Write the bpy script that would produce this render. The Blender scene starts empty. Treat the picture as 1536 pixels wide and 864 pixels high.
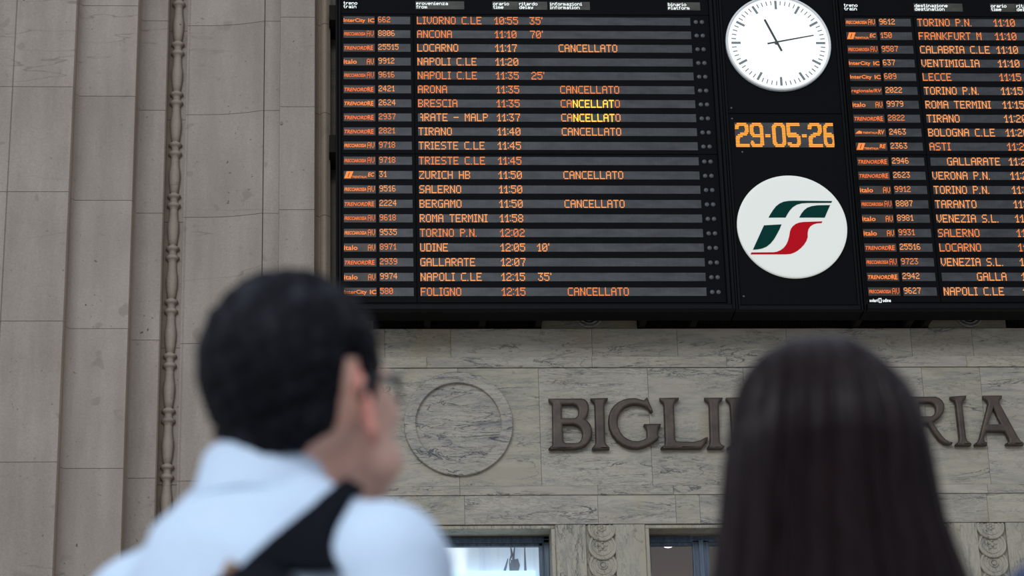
import bpy, bmesh, math, random
import numpy as np
from mathutils import Vector, Matrix, Euler, noise
from mathutils.bvhtree import BVHTree
random.seed(7)
S = bpy.context.scene
COL = S.collection
PI = math.pi
R = math.radians

# ------------------------------------------------------------------ camera
FPX, PPX = 3627.0, 660.0                 # 85 mm lens, slightly off-centre crop (image taken as 1536 x 864)
YAW, PITCH, ROLL = R(2.6618), R(21.1352), R(-0.9941)
CAM = Vector((0.0, -16.0, 0.78))
fw = Vector((math.sin(YAW)*math.cos(PITCH), math.cos(YAW)*math.cos(PITCH), math.sin(PITCH)))
rt = Vector((math.cos(YAW), -math.sin(YAW), 0))
up = rt.cross(fw)
rt, up = rt*math.cos(ROLL)+up*math.sin(ROLL), up*math.cos(ROLL)-rt*math.sin(ROLL)
cd = bpy.data.cameras.new('camera')
cam = bpy.data.objects.new('camera', cd)
COL.objects.link(cam)
cam.matrix_world = Matrix(((rt.x, up.x, -fw.x, CAM.x), (rt.y, up.y, -fw.y, CAM.y), (rt.z, up.z, -fw.z, CAM.z), (0, 0, 0, 1)))
cd.sensor_width = 36; cd.lens = FPX*36/1536
cd.shift_x = (768-PPX)/1536
cd.dof.use_dof = True
cd.dof.focus_distance = 16.8
cd.dof.aperture_fstop = 5.2
cd.clip_start = 0.05
S.camera = cam

def P(px, py, Y):
    "point of the vertical plane y = Y seen at a photograph position"
    d = fw*FPX + rt*(px-PPX) + up*(432-py)
    return CAM + d*((Y-CAM.y)/d.y)
def X(px, Y, py=432): return P(px, py, Y).x
def Z(py, Y, px=768): return P(px, py, Y).z

# ------------------------------------------------------------------ light
S.view_settings.view_transform = 'Standard'
S.view_settings.look = 'None'
S.view_settings.gamma = 1
S.view_settings.use_curve_mapping = False
S.view_settings.exposure = 0.0
W = bpy.data.worlds.new('hall_daylight'); S.world = W
W.use_nodes = True
nt = W.node_tree; nt.nodes.clear()
wo = nt.nodes.new('ShaderNodeOutputWorld'); bg = nt.nodes.new('ShaderNodeBackground')
tc = nt.nodes.new('ShaderNodeTexCoord'); sep = nt.nodes.new('ShaderNodeSeparateXYZ')
rmp = nt.nodes.new('ShaderNodeValToRGB')
nt.links.new(tc.outputs['Generated'], sep.inputs[0])
nt.links.new(sep.outputs['Z'], rmp.inputs[0])
nt.links.new(rmp.outputs[0], bg.inputs[0]); nt.links.new(bg.outputs[0], wo.inputs[0])
el = rmp.color_ramp.elements
el[0].position = 0.0; el[0].color = (.72, .77, .85, 1)
el[1].position = 1.0; el[1].color = (.62, .70, .84, 1)
e = el.new(.12); e.color = (.70, .76, .85, 1)
e = el.new(.45); e.color = (.68, .76, .88, 1)
bg.inputs[1].default_value = 0.76
# the tall glazed arch at the far side of the hall, high behind the onlookers
ld = bpy.data.lights.new('hall_skylight', 'AREA'); ld.shape = 'RECTANGLE'; ld.size = 24; ld.size_y = 9
ld.energy = 5000; ld.color = (.86, .93, 1.0)
lo = bpy.data.objects.new('hall_skylight', ld); COL.objects.link(lo)
lo.location = (-8, -33, 19); lo.rotation_euler = (Vector((2, 0, 5))-lo.location).to_track_quat('-Z', 'Y').to_euler()

# ------------------------------------------------------------------ materials
def new_mat(name):
    m = bpy.data.materials.new(name); m.use_nodes = True
    return m, m.node_tree, m.node_tree.nodes['Principled BSDF']
def simple(name, col, rough=.6, spec=.5, metal=0, emit=None, estr=0):
    m, t, b = new_mat(name)
    b.inputs['Base Color'].default_value = (*col, 1)
    b.inputs['Roughness'].default_value = rough
    b.inputs['Specular IOR Level'].default_value = spec
    b.inputs['Metallic'].default_value = metal
    if emit:
        b.inputs['Emission Color'].default_value = (*emit, 1)
        b.inputs['Emission Strength'].default_value = estr
    return m
def N(t, kind, **kw):
    n = t.nodes.new(kind)
    for k, v in kw.items():
        if k in n.inputs: n.inputs[k].default_value = v
        else: setattr(n, k, v)
    return n
def ramp(t, src, stops):
    n = t.nodes.new('ShaderNodeValToRGB'); t.links.new(src, n.inputs[0])
    e = n.color_ramp.elements
    while len(e) < len(stops): e.new(.5)
    for i, (p, c) in enumerate(stops):
        e[i].position = p; e[i].color = (*c, 1) if len(c) == 3 else c
    return n.outputs[0]
def mapped(t, scale, src='Object', offset=None):
    c = t.nodes.new('ShaderNodeTexCoord'); m = t.nodes.new('ShaderNodeMapping')
    m.inputs['Scale'].default_value = scale
    t.links.new(c.outputs[src], m.inputs[0])
    if offset:
        a = N(t, 'ShaderNodeAttribute', attribute_name=offset)
        v = N(t, 'ShaderNodeVectorMath', operation='ADD')
        t.links.new(m.outputs[0], v.inputs[0]); t.links.new(a.outputs['Color'], v.inputs[1])
        return v.outputs[0]
    return m.outputs[0]
def noise_tex(t, vec, scale, detail=4, rough=.55, dist=0):
    n = N(t, 'ShaderNodeTexNoise', Scale=scale, Detail=detail, Roughness=rough, Distortion=dist)
    t.links.new(vec, n.inputs['Vector']); return n.outputs['Fac']
def mix(t, fac, a, b, mode='MIX'):
    m = N(t, 'ShaderNodeMix', data_type='RGBA', blend_type=mode)
    for s, v in ((0, fac), (6, a), (7, b)):
        if isinstance(v, (int, float)): m.inputs[s].default_value = v
        elif isinstance(v, tuple): m.inputs[s].default_value = (*v, 1)
        else: t.links.new(v, m.inputs[s])
    return m.outputs[2]
def bump(t, b, h, strength=.3, dist=.01):
    n = N(t, 'ShaderNodeBump', Strength=strength, Distance=dist)
    t.links.new(h, n.inputs['Height']); t.links.new(n.outputs[0], b.inputs['Normal'])

def stone_material():
    m, t, b = new_mat('limestone')
    v = mapped(t, (1, 1, 1))
    base = ramp(t, noise_tex(t, v, 1.3, 6, .6), [(.3, (.300, .254, .214)), (.7, (.355, .304, .258))])
    vs = mapped(t, (4, 4, .5))
    streak = ramp(t, noise_tex(t, vs, 2.0, 4), [(.35, (.90, .89, .88)), (.65, (1.05, 1.05, 1.05))])
    c = mix(t, 1.0, base, streak, 'MULTIPLY')
    att = N(t, 'ShaderNodeAttribute', attribute_name='tone')
    c = mix(t, 1.0, c, att.outputs['Color'], 'MULTIPLY')
    grain = noise_tex(t, v, 90, 3, .7)
    c = mix(t, 1.0, c, ramp(t, grain, [(.3, (.88, .88, .88)), (.7, (1.1, 1.1, 1.1))]), 'MULTIPLY')
    pit = ramp(t, noise_tex(t, v, 34, 2, .5), [(.27, (1, 1, 1)), (.31, (0, 0, 0))])
    area = ramp(t, noise_tex(t, v, 3.1, 2), [(.45, (0, 0, 0)), (.65, (1, 1, 1))])
    pm = mix(t, 1.0, pit, area, 'MULTIPLY')
    c = mix(t, pm, c, (.11, .09, .07))
    # hairline cracks and faded patches
    vc = mapped(t, (.28, .28, 2.2))
    crk = N(t, 'ShaderNodeMath', operation='ABSOLUTE'); sb = N(t, 'ShaderNodeMath', operation='SUBTRACT'); sb.inputs[1].default_value = .5
    t.links.new(noise_tex(t, vc, 1.1, 5, .5, .3), sb.inputs[0]); t.links.new(sb.outputs[0], crk.inputs[0])
    ck = ramp(t, crk.outputs[0], [(.0006, (1, 1, 1)), (.0016, (0, 0, 0))])
    ck2 = mix(t, 1.0, ck, ramp(t, noise_tex(t, v, .8, 2), [(.5, (0, 0, 0)), (.56, (1, 1, 1))]), 'MULTIPLY')
    c = mix(t, ck2, c, (.22, .18, .145))
    blot = ramp(t, noise_tex(t, v, 7, 2, .4, .4), [(.70, (0, 0, 0)), (.74, (.5, .5, .5))])
    c = mix(t, blot, c, (.22, .18, .15))
    t.links.new(c, b.inputs['Base Color'])
    b.inputs['Roughness'].default_value = .85; b.inputs['Specular IOR Level'].default_value = .15
    bump(t, b, grain, .25, .004)
    return m
def marble_material(name, c0, c1, vein, horiz=True, lo=.42):
    m, t, b = new_mat(name)
    sc = (.75, 1.0, 4.2) if horiz else (3.2, 3.2, .7)
    v = mapped(t, sc, offset='block')
    base = ramp(t, noise_tex(t, v, 1.6, 5, .6, .6), [(.3, c0), (.55, c1), (.8, tuple(x*.8 for x in c0))])
    att = N(t, 'ShaderNodeAttribute', attribute_name='tone')
    base = mix(t, 1.0, base, att.outputs['Color'], 'MULTIPLY')
    def ridge(scale, lo, hi, dist, det=6):
        s = N(t, 'ShaderNodeMath', operation='SUBTRACT'); s.inputs[1].default_value = .5
        a = N(t, 'ShaderNodeMath', operation='ABSOLUTE')
        t.links.new(noise_tex(t, v, scale, det, .62, dist), s.inputs[0]); t.links.new(s.outputs[0], a.inputs[0])
        return ramp(t, a.outputs[0], [(lo, (1, 1, 1)), (hi, (0, 0, 0))])
    msk = ramp(t, noise_tex(t, v, 2.3, 3), [(lo, (0, 0, 0)), (lo+.2, (1, 1, 1))])
    soft = ramp(t, noise_tex(t, v, 3.4, 6, .7, 1.2), [(.48, (0, 0, 0)), (.68, (.62, .62, .62))])
    c = mix(t, soft, base, vein)
    r1 = mix(t, 1.0, ridge(2.6, .004, .017, .9), msk, 'MULTIPLY')
    c = mix(t, r1, c, tuple(x*.45 for x in vein))
    r2 = mix(t, 1.0, ridge(7.5, .006, .02, .6), msk, 'MULTIPLY')
    r2 = mix(t, 1.0, r2, (.6, .6, .6), 'MULTIPLY')
    c = mix(t, r2, c, tuple(x*.6 for x in vein))
    r3 = mix(t, 1.0, ridge(15, .006, .03, .5, 4), ramp(t, noise_tex(t, v, 1.5, 3), [(.40, (0, 0, 0)), (.6, (.55, .55, .55))]), 'MULTIPLY')
    c = mix(t, r3, c, tuple(x*.62 for x in vein))
    vw = mapped(t, (.9, 1, .35))
    warm = ramp(t, noise_tex(t, vw, 2.2, 3), [(.56, (0, 0, 0)), (.74, (.55, .55, .55))])
    c = mix(t, warm, c, (.30, .23, .12))
    t.links.new(c, b.inputs['Base Color'])
    b.inputs['Roughness'].default_value = .55; b.inputs['Specular IOR Level'].default_value = .25
    return m
def hair_material(name, col, rough, sheen, grey=None):
    m, t, b = new_mat(name)
    v = mapped(t, (60, 60, 3))
    f = noise_tex(t, v, 3.0, 4, .6)
    c = ramp(t, f, [(.3, tuple(x*.5 for x in col)), (.75, tuple(x*1.5 for x in col))])
    if grey:                                                       # greying locks, with the hair's sheen put into the same grey
        c = mix(t, ramp(t, noise_tex(t, mapped(t, (14, 14, 6)), 1.5, 4, .7), [(.52, (0, 0, 0)), (.72, (1, 1, 1))]), c, grey)
    t.links.new(c, b.inputs['Base Color'])
    b.inputs['Roughness'].default_value = rough
    b.inputs['Specular IOR Level'].default_value = sheen
    bump(t, b, f, .5, .004)
    return m
def cloth_material(name, col, rough=.85, spec=.2):
    m, t, b = new_mat(name)
    v = mapped(t, (1, 1, 1))
    f = noise_tex(t, v, 420, 2, .5)
    t.links.new(ramp(t, f, [(.3, tuple(x*.9 for x in col)), (.7, tuple(min(1, x*1.05) for x in col))]), b.inputs['Base Color'])
    b.inputs['Roughness'].default_value = rough; b.inputs['Specular IOR Level'].default_value = spec
    bump(t, b, noise_tex(t, v, 14, 3, .5), .35, .012)
    return m
def skin_material(name, col):
    m, t, b = new_mat(name)
    v = mapped(t, (1, 1, 1))
    t.links.new(ramp(t, noise_tex(t, v, 22, 4), [(.3, tuple(c*k for c, k in zip(col, (.95, .82, .8)))), (.7, tuple(c*1.06 for c in col))]), b.inputs['Base Color'])
    b.inputs['Roughness'].default_value = .5; b.inputs['Specular IOR Level'].default_value = .35
    b.inputs['Subsurface Weight'].default_value = .12
    b.inputs['Subsurface Radius'].default_value = (.012, .004, .002)
    return m
def display_glass(name, col, rough=.42, spec=.35):
    m, t, b = new_mat(name)
    v = mapped(t, (5.5, 1, 16))
    v.node.inputs['Rotation'].default_value = (0, R(24), 0)
    f = noise_tex(t, v, 1.0, 3, .6, .5)
    v2 = mapped(t, (60, 1, 1))
    g = noise_tex(t, v2, 4, 1)
    c = ramp(t, f, [(.3, tuple(x*.55 for x in col)), (.72, tuple(x*1.3 for x in col))])  # diagonal streaks put the glass reflections into the base colour
    c = mix(t, 1.0, c, ramp(t, g, [(.35, (.88, .88, .88)), (.65, (1.08, 1.08, 1.08))]), 'MULTIPLY')
    t.links.new(c, b.inputs['Base Color'])
    b.inputs['Roughness'].default_value = rough; b.inputs['Specular IOR Level'].default_value = spec
    return m
def bronze_material():
    m, t, b = new_mat('patinated_bronze')
    v = mapped(t, (1, 1, 1))
    t.links.new(ramp(t, noise_tex(t, v, 9, 5, .6), [(.3, (.034, .022, .018)), (.55, (.066, .045, .032)), (.8, (.10, .082, .05))]), b.inputs['Base Color'])
    b.inputs['Metallic'].default_value = .25; b.inputs['Roughness'].default_value = .5
    return m
def window_paint():
    m, t, b = new_mat('blue_grey_window_paint')
    v = mapped(t, (40, 40, 2))
    t.links.new(ramp(t, noise_tex(t, v, 1.5, 4), [(.35, (.035, .055, .085)), (.65, (.085, .125, .18))]), b.inputs['Base Color'])
    b.inputs['Roughness'].default_value = .4
    return m
def pane_glass():
    m, t, b = new_mat('window_glass')
    t.nodes.remove(b); out = t.nodes['Material Output']
    tr = N(t, 'ShaderNodeBsdfTransparent'); gl = N(t, 'ShaderNodeBsdfGlossy'); gl.inputs['Roughness'].default_value = .03
    mx = N(t, 'ShaderNodeMixShader'); mx.inputs[0].default_value = .05
    t.links.new(tr.outputs[0], mx.inputs[1]); t.links.new(gl.outputs[0], mx.inputs[2]); t.links.new(mx.outputs[0], out.inputs[0])
    return m
def glow_panel_material():
    m, t, b = new_mat('glowing_panel')
    v = mapped(t, (6, 1, .7))
    c = ramp(t, noise_tex(t, v, 1.4, 4, .6), [(.3, (.40, .52, .66)), (.5, (.52, .65, .78)), (.7, (.58, .70, .82))])
    t.links.new(c, b.inputs['Base Color']); t.links.new(c, b.inputs['Emission Color'])
    b.inputs['Emission Strength'].default_value = .62
    b.inputs['Roughness'].default_value = .9
    return m

M = dict(
    stone=stone_material(),
    marble=marble_material('grey_marble', (.345, .300, .236), (.405, .359, .288), (.19, .19, .185)),
    marble_v=marble_material('warm_pilaster_marble', (.355, .312, .236), (.40, .357, .278), (.22, .21, .185), False),
    marble_r=marble_material('densely_veined_marble', (.34, .298, .238), (.39, .348, .285), (.16, .165, .175), True, .28),
    mortar=simple('dark_mortar', (.045, .038, .03), .95, .1),
    floor=simple('pale_station_floor', (.40, .375, .34), .5),
    black=simple('black_enamel', (.0046, .0049, .0056), .5, .03),
    black2=simple('black_frame_enamel', (.0062, .0066, .0074), .45, .05),
    soot=simple('sooty_iron', (.020, .017, .014), .9, .05),
    darkstone=simple('sooty_stone', (.055, .047, .038), .95, .1),
    glass_num=display_glass('grey_display_glass', (.043, .043, .044)),
    glass_cat=display_glass('brownish_display_glass', (.046, .034, .027)),
    glass_head=display_glass('olive_header_glass', (.055, .052, .038)),
    lamp_off=simple('unlit_lamp_lens', (.075, .075, .078), .35),
    orange=simple('orange_lit_dots', (.1, .03, .01), .6, .2, 0, (1.0, .25, .05), 1.1),
    amber=simple('amber_lit_dots', (.1, .03, .01), .6, .2, 0, (1.0, .34, .09), 1.2),
    yellow=simple('yellow_lit_dots', (.1, .06, .01), .6, .2, 0, (1.0, .50, .035), 1.7),
    redor=simple('red_orange_lit_dots', (.1, .03, .01), .6, .2, 0, (1.0, .19, .04), .95),
    date_lit=simple('date_dots', (.1, .03, .01), .6, .2, 0, (1.0, .36, .035), 1.15),
    white_lit=simple('white_lit_dots', (.5, .5, .5), .6, .2, 0, (.9, 1.0, .97), .95),
    clock_face=simple('lit_clock_glass', (.6, .6, .6), .3, .3, 0, (.96, 1.0, .985), .86),
    clock_rim=simple('white_clock_rim', (.75, .76, .74), .35, .4),
    mark=simple('grey_clock_mark', (.20, .23, .23), .6),
    hand=simple('dark_clock_hand', (.035, .045, .04), .5),
    logo_face=simple('lit_white_acrylic', (.55, .55, .52), .4, .1, 0, (.97, 1.0, .91), .34),
    green=simple('dark_green_film', (.002, .040, .031), .5, .03),
    red=simple('red_film', (.56, .006, .014), .5, .03),
    bronze=bronze_material(),
    paint=window_paint(),
    pane=pane_glass(),
    glow_panel=glow_panel_material(),
    cyan=simple('cyan_glow_strip', (.5, .7, .8), .6, .3, 0, (.62, .93, 1.0), .85),
    inner=simple('brown_interior_wall', (.22, .16, .125), .8, .1),
    lamp=simple('lit_ceiling_lamp', (.8, .85, .9), .5, .3, 0, (.85, .93, 1.0), 1.1),
    stain=simple('dark_grey_streak', (.22, .26, .34), .8),
    skin=skin_material('warm_skin', (.68, .42, .33)),
    ear=skin_material('flushed_ear_skin', (.70, .31, .25)),
    skin2=skin_material('pale_skin', (.58, .36, .28)),
    hair=hair_material('short_black_hair', (.0070, .0070, .0095), .5, .06, (.040, .041, .050)),
    hair_w=hair_material('long_dark_brown_hair', (.0135, .0075, .0085), .33, .11),
    stub=simple('cropped_grey_hair', (.085, .075, .075), .8, .2),
    shirt=cloth_material('pale_white_cotton', (.62, .75, .92)),
    dark_top=cloth_material('black_knit', (.012, .012, .015)),
    blue_top=cloth_material('blue_cotton', (.045, .062, .125)),
    trousers=cloth_material('dark_trousers', (.02, .022, .03)),
    shoe=simple('black_leather', (.012, .011, .011), .4),
    strap=cloth_material('black_webbing', (.008, .0085, .013), .85, .05),
    leather=simple('tan_leather', (.30, .17, .09), .6),
    specs=simple('dark_spectacle_frame', (.012, .011, .012), .3),
    lens=pane_glass(),
)

# ------------------------------------------------------------------ helpers
class MB:
    def __init__(s): s.v, s.f, s.blk, s.tone, s.sm = [], [], [], [], []
    def add(s, verts, faces, blk=(0, 0, 0), tone=1.0):
        o = len(s.v); s.v += [tuple(v) for v in verts]
        s.f += [tuple(i+o for i in f) for f in faces]
        s.blk += [blk]*len(verts); s.tone += [tone]*len(verts)
    def box(s, x0, x1, y0, y1, z0, z1, **k):
        x0, x1 = sorted((x0, x1)); y0, y1 = sorted((y0, y1)); z0, z1 = sorted((z0, z1))
        s.add([(x0,y0,z0),(x1,y0,z0),(x1,y1,z0),(x0,y1,z0),(x0,y0,z1),(x1,y0,z1),(x1,y1,z1),(x0,y1,z1)],
              [(0,3,2,1),(4,5,6,7),(0,1,5,4),(1,2,6,5),(2,3,7,6),(3,0,4,7)], **k)
    def slab(s, x0, x1, y0, y1, z0, z1, c=.004, **k):
        "box whose front (y0) edges are chamfered"
        a = [(x0,y1,z0),(x1,y1,z0),(x1,y1,z1),(x0,y1,z1)]
        b = [(x0,y0+c,z0),(x1,y0+c,z0),(x1,y0+c,z1),(x0,y0+c,z1)]
        d = [(x0+c,y0,z0+c),(x1-c,y0,z0+c),(x1-c,y0,z1-c),(x0+c,y0,z1-c)]
        f = [(3,2,1,0),(8,9,10,11)]
        for i in range(4):
            j = (i+1) % 4
            f += [(i,j,4+j,4+i),(4+i,4+j,8+j,8+i)]
        s.add(a+b+d, f, **k)
    def prism(s, poly, y0, y1, **k):
        "polygon in (x, z) extruded between two depths; y0 is the front"
        n = len(poly)
        s.add([(x,y0,z) for x,z in poly]+[(x,y1,z) for x,z in poly],
              [tuple(range(n)), tuple(range(2*n-1,n-1,-1))]+[(i,n+i,n+(i+1)%n,(i+1)%n) for i in range(n)], **k)
    def tube(s, pts, rad, n=10, caps=True, **k):
        pts = [Vector(p) for p in pts]; rad = rad if isinstance(rad, (list, tuple)) else [rad]*len(pts)
        rows = []; prev = None
        for i, p in enumerate(pts):
            d = (pts[min(i+1,len(pts)-1)]-pts[max(i-1,0)]).normalized()
            if prev is None:
                a = d.orthogonal().normalized()
            else:
                a = (prev - d*prev.dot(d)).normalized()
            prev = a; b = d.cross(a)
            rows.append([p+(a*math.cos(2*PI*j/n)+b*math.sin(2*PI*j/n))*rad[i] for j in range(n)])
        s.grid(rows, True, caps, **k)
    def grid(s, rows, close=True, caps=False, **k):
        n = len(rows[0]); v = [p for r in rows for p in r]; f = []
        for i in range(len(rows)-1):
            for j in range(n if close else n-1):
                a, b = i*n+j, i*n+(j+1)%n
                f.append((a, b, b+n, a+n))
        if caps: f += [tuple(range(n-1,-1,-1)), tuple(range((len(rows)-1)*n, len(rows)*n))]
        s.add(v, f, **k)
    def lathe_y(s, cx, cz, prof, n=64, a0=0, a1=2*PI, **k):
        "profile of (radius, y) turned about an axis along y"
        full = abs(a1-a0-2*PI) < 1e-6
        m = n if full else n+1
        rows = [[(cx+r*math.cos(a0+(a1-a0)*j/n), y, cz+r*math.sin(a0+(a1-a0)*j/n)) for j in range(m)] for r, y in prof]
        s.grid(rows, full, False, **k)
    def ellipsoid(s, c, r, rot=None, nu=24, nv=14, **k):
        rows = []
        q = Euler(rot).to_matrix() if rot else Matrix.Identity(3)
        for i in range(nv+1):
            t = PI*i/nv; t = min(max(t, .02), PI-.02)
            rows.append([Vector(c)+q@Vector((r[0]*math.sin(t)*math.cos(2*PI*j/nu), r[1]*math.sin(t)*math.sin(2*PI*j/nu), -r[2]*math.cos(t))) for j in range(nu)])
        s.grid(rows, True, True, **k)
    def capsule(s, p0, r0, p1, r1, n=18, **k):
        p0, p1 = Vector(p0), Vector(p1); d = (p1-p0).normalized()
        pts, rad = [], []
        for t in (.05, .35, .65, .9): pts.append(p0-d*r0*math.cos(t*PI/2)); rad.append(r0*math.sin(t*PI/2))
        for t in (0, .25, .5, .75, 1): pts.append(p0.lerp(p1, t)); rad.append(r0+(r1-r0)*t)
        for t in (.9, .65, .35, .05): pts.append(p1+d*r1*math.cos(t*PI/2)); rad.append(r1*math.sin(t*PI/2))
        s.tube(pts, rad, n, **k)
    def loft(s, secs, n=32, caps=True, **k):
        "horizontal elliptical sections (z, cx, cy, rx, ry)"
        s.grid([[(cx+rx*math.cos(2*PI*j/n), cy+ry*math.sin(2*PI*j/n), z) for j in range(n)] for z, cx, cy, rx, ry in secs], True, caps, **k)
    def mesh(s, name, off=Vector((0,0,0))):
        me = bpy.data.meshes.new(name)
        me.from_pydata([(v[0]-off[0], v[1]-off[1], v[2]-off[2]) for v in s.v], [], s.f)
        return me
def world_loc(o):
    p = Vector((0,0,0))
    while o is not None: p = p+o.location; o = o.parent
    return p
def build(name, mb, mat, parent=None, smooth=False, bevel=0, attrs=False, normals=True):
    if parent is None:
        a = np.array(mb.v); loc = Vector(((a[:,0].min()+a[:,0].max())/2, (a[:,1].min()+a[:,1].max())/2, a[:,2].min()))
        off = loc
    else:
        loc = Vector((0,0,0)); off = world_loc(parent)
    me = mb.mesh(name, off)
    if normals:
        bm = bmesh.new(); bm.from_mesh(me); bmesh.ops.recalc_face_normals(bm, faces=bm.faces); bm.to_mesh(me); bm.free()
    if attrs:
        a = me.color_attributes.new('block', 'FLOAT_COLOR', 'POINT')
        a.data.foreach_set('color', [x for b in mb.blk for x in (*b, 1)])
        a = me.color_attributes.new('tone', 'FLOAT_COLOR', 'POINT')
        a.data.foreach_set('color', [x for q in mb.tone for x in ((q, q, q, 1) if isinstance(q, float) else (*q, 1))])
    if smooth: me.polygons.foreach_set('use_smooth', [True]*len(me.polygons))
    me.materials.append(M[mat] if isinstance(mat, str) else mat)
    o = bpy.data.objects.new(name, me); COL.objects.link(o); o.location = loc; o.parent = parent
    if bevel:
        md = o.modifiers.new('edge', 'BEVEL'); md.width = bevel; md.segments = 2; md.limit_method = 'ANGLE'
    return o
def empty(name, loc):
    o = bpy.data.objects.new(name, None); COL.objects.link(o); o.location = loc; o.empty_display_size = .1
    return o
def tag(o, label, cat, group=None):
    o['label'] = label; o['category'] = cat; o['kind'] = 'thing'
    if group: o['group'] = group
    return o
def struct(o, label=None):
    o['kind'] = 'structure'
    if label: o['label'] = label
    return o

# ------------------------------------------------------------------ floor and walls
f = MB(); f.box(-14, 16, -32, 1.2, -.15, 0); struct(build('floor', f, 'floor'), 'grey station floor')

YL = -.565
rnd = random.Random(3)
joints = [Z(p, YL, 60) for p in (130, 287.5, 481.5, 693)]         # course joints of the limestone wall, top down
zs = sorted(joints + [joints[0]+.72, joints[0]+1.5, joints[0]+2.3, joints[0]+3.1] + [joints[3]-.98*k for k in range(1, 5)] + [0.0])
zs = [z for z in zs if z >= 0]
prof = [(-12.0, YL), (X(-190, YL), YL), (X(-187, YL), YL+.01), (X(-184, YL), YL)]
prof += [(X(2.0, YL), YL), (X(3.2, YL), YL+.008), (X(4.4, YL), YL), (X(96.5, YL), YL), (X(98.5, YL), YL+.03), (X(101, -.45), -.45), (X(107, -.415), -.415)]
prof += [(X(193.5, -.415), -.415), (X(195, -.40), -.39), (X(198, -.22), -.22), (X(201, -.185), -.185)]
prof += [(X(240.5, -.185), -.185), (X(242.5, -.17), -.165), (X(244, -.02), -.02), (X(272.3, -.02), -.02), (X(272.4, -.105), -.105), (X(274.6, -.11), -.11)]
prof += [(X(276, -.104), -.104), (X(277.4, -.11), -.11)]
for k in range(0, 13):
    tt = k/12
    yy = -.11-.078*(tt*tt)
    prof.append((X(300+92*tt, yy), yy))
prof += [(X(392.6, -.17), -.17), (X(393.8, -.185), -.185), (X(417.0, -.185), -.185), (X(417.6, -.25), -.25), (X(471, -.25), -.25)]
prof += [(X(472.4, -.235), -.235), (X(472.6, -.15), -.15)]
for k in range(1, 7):
    a = k/6*PI/2
    yy = -.15+.035*math.sin(a); prof.append((X(472.6+8*(k/6), yy), yy))
prof += [(X(481, -.135), -.135)]
for k in range(1, 8):
    a = k/7*PI
    prof.append((X(481.5+11*(k/7), -.135-.02*math.sin(a)), -.135-.02*math.sin(a)))
prof += [(X(493.5, -.13), -.13), (X(495.3, -.13), -.12), (X(495.6, .3), .32)]
f = MB()
n = len(prof)
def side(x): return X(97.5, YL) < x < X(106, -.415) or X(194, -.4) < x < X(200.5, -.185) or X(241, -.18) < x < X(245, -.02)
for i in range(len(zs)-1):
    z0, z1 = zs[i], zs[i+1]
    g = .0022
    rows = []
    for z, ins in ((z0, .005), (z0+g, 0), (z1-g, 0), (z1, .005)):
        rows.append([(x, y+ins, z) for x, y in prof])
    cut = [X(3, YL), X(102, -.45), X(197, -.3), X(246, -.1), X(277, -.1), X(393, -.18), X(417, -.2), X(472, -.2), 99]
    tv = [1+rnd.uniform(-.055, .055) for _ in cut]
    o = len(f.v)
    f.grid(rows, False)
    for r_ in range(4):
        for j, (x, y) in enumerate(prof):
            q = next(t for c, t in zip(cut, tv) if x <= c+1e-6)
            k = .78 if r_ in (0, 3) else 1.0
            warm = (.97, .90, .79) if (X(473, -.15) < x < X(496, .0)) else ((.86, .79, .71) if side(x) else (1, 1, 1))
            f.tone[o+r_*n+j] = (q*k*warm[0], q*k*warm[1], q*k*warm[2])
# back and top closing faces
f.add([(-12, .45, 0), (X(495.6, .3), .45, 0), (X(495.6, .3), .45, zs[-1]), (-12, .45, zs[-1])], [(0, 1, 2, 3)])
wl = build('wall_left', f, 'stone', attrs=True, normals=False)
struct(wl, 'pale limestone wall of stepped pilaster strips beside the train boards')

# carved baluster moulding standing in its groove
cxb, cyb = X(257.2, -.055), -.030
f = MB()
def bal_profile(z0, L):
    "one baluster from the middle of a double collar down to the next"
    pr = [(0, .028), (.02, .028), (.04, .038), (.065, .049), (.10, .049), (.118, .040), (.132, .033), (.15, .033), (.165, .026),
          (.17, .030), (.25, .031), (.33, .034), (.45, .0415), (.52, .043), (.60, .0415), (.72, .036), (.83, .030), (.835, .026), (.86, .026),
          (.865, .036), (.885, .048), (.92, .049), (.94, .038), (.96, .029), (.98, .028), (1.0, .028)]
    return [(z0-L*t, r) for t, r in pr]
pz = []
zz = Z(73, -.05, 263); L = (zz-Z(794, -.05, 246))/9.0
z = zz + 9*L
while z > .6:
    pz += bal_profile(z, L); z -= L
rows = []
for z, r in pz:
    rows.append([(cxb+r*math.cos(2*PI*j/26), cyb+r*math.sin(2*PI*j/26), z) for j in range(26)])
f.grid(rows, True, True)
f.tone = [(1.03, 1.0, .96)]*len(f.v)
struct(build('trim_1', f, 'stone', attrs=True, smooth=True), 'vertical carved stone moulding like a chain of small balusters')

# ---- marble bands of the bay wall
def blocks(mb, z0, z1, y0, px_joints, x0, x1, py, depth=.14, gap=.0014, tone=1.0):
    xs = [x0]+[X(p, y0, py) for p in px_joints]+[x1]
    for a, b in zip(xs, xs[1:]):
        q = tone*(1+rnd.uniform(-.07, .05))
        mb.slab(a+gap/2, b-gap/2, y0, y0+depth, z0+gap/2, z1-gap/2, .0018,
                blk=(rnd.uniform(0, 9), rnd.uniform(0, 9), rnd.uniform(0, 9)), tone=(q, q*rnd.uniform(.985, 1.01), q*rnd.uniform(.95, 1.03)))
XE0, XE1 = X(495.6, .3)-.02, 9.0
z493, z535, z552, z729, z743, z786 = (Z(p, 0, 800) for p in (493, 535.6, 552, 729.3, 743, 786.5))
f = MB()
blocks(f, z535, z493, 0, [577, 676, 888, 1016, 1180, 1367, 1459], XE0, XE1, 515)
blocks(f, z552, z535, -.012, [640, 888, 1090, 1210, 1450], XE0, XE1, 543)
blocks(f, z729, z552, 0, [688, 810, 975, 1120, 1240, 1390, 1478], XE0, XE1, 640)
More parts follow.
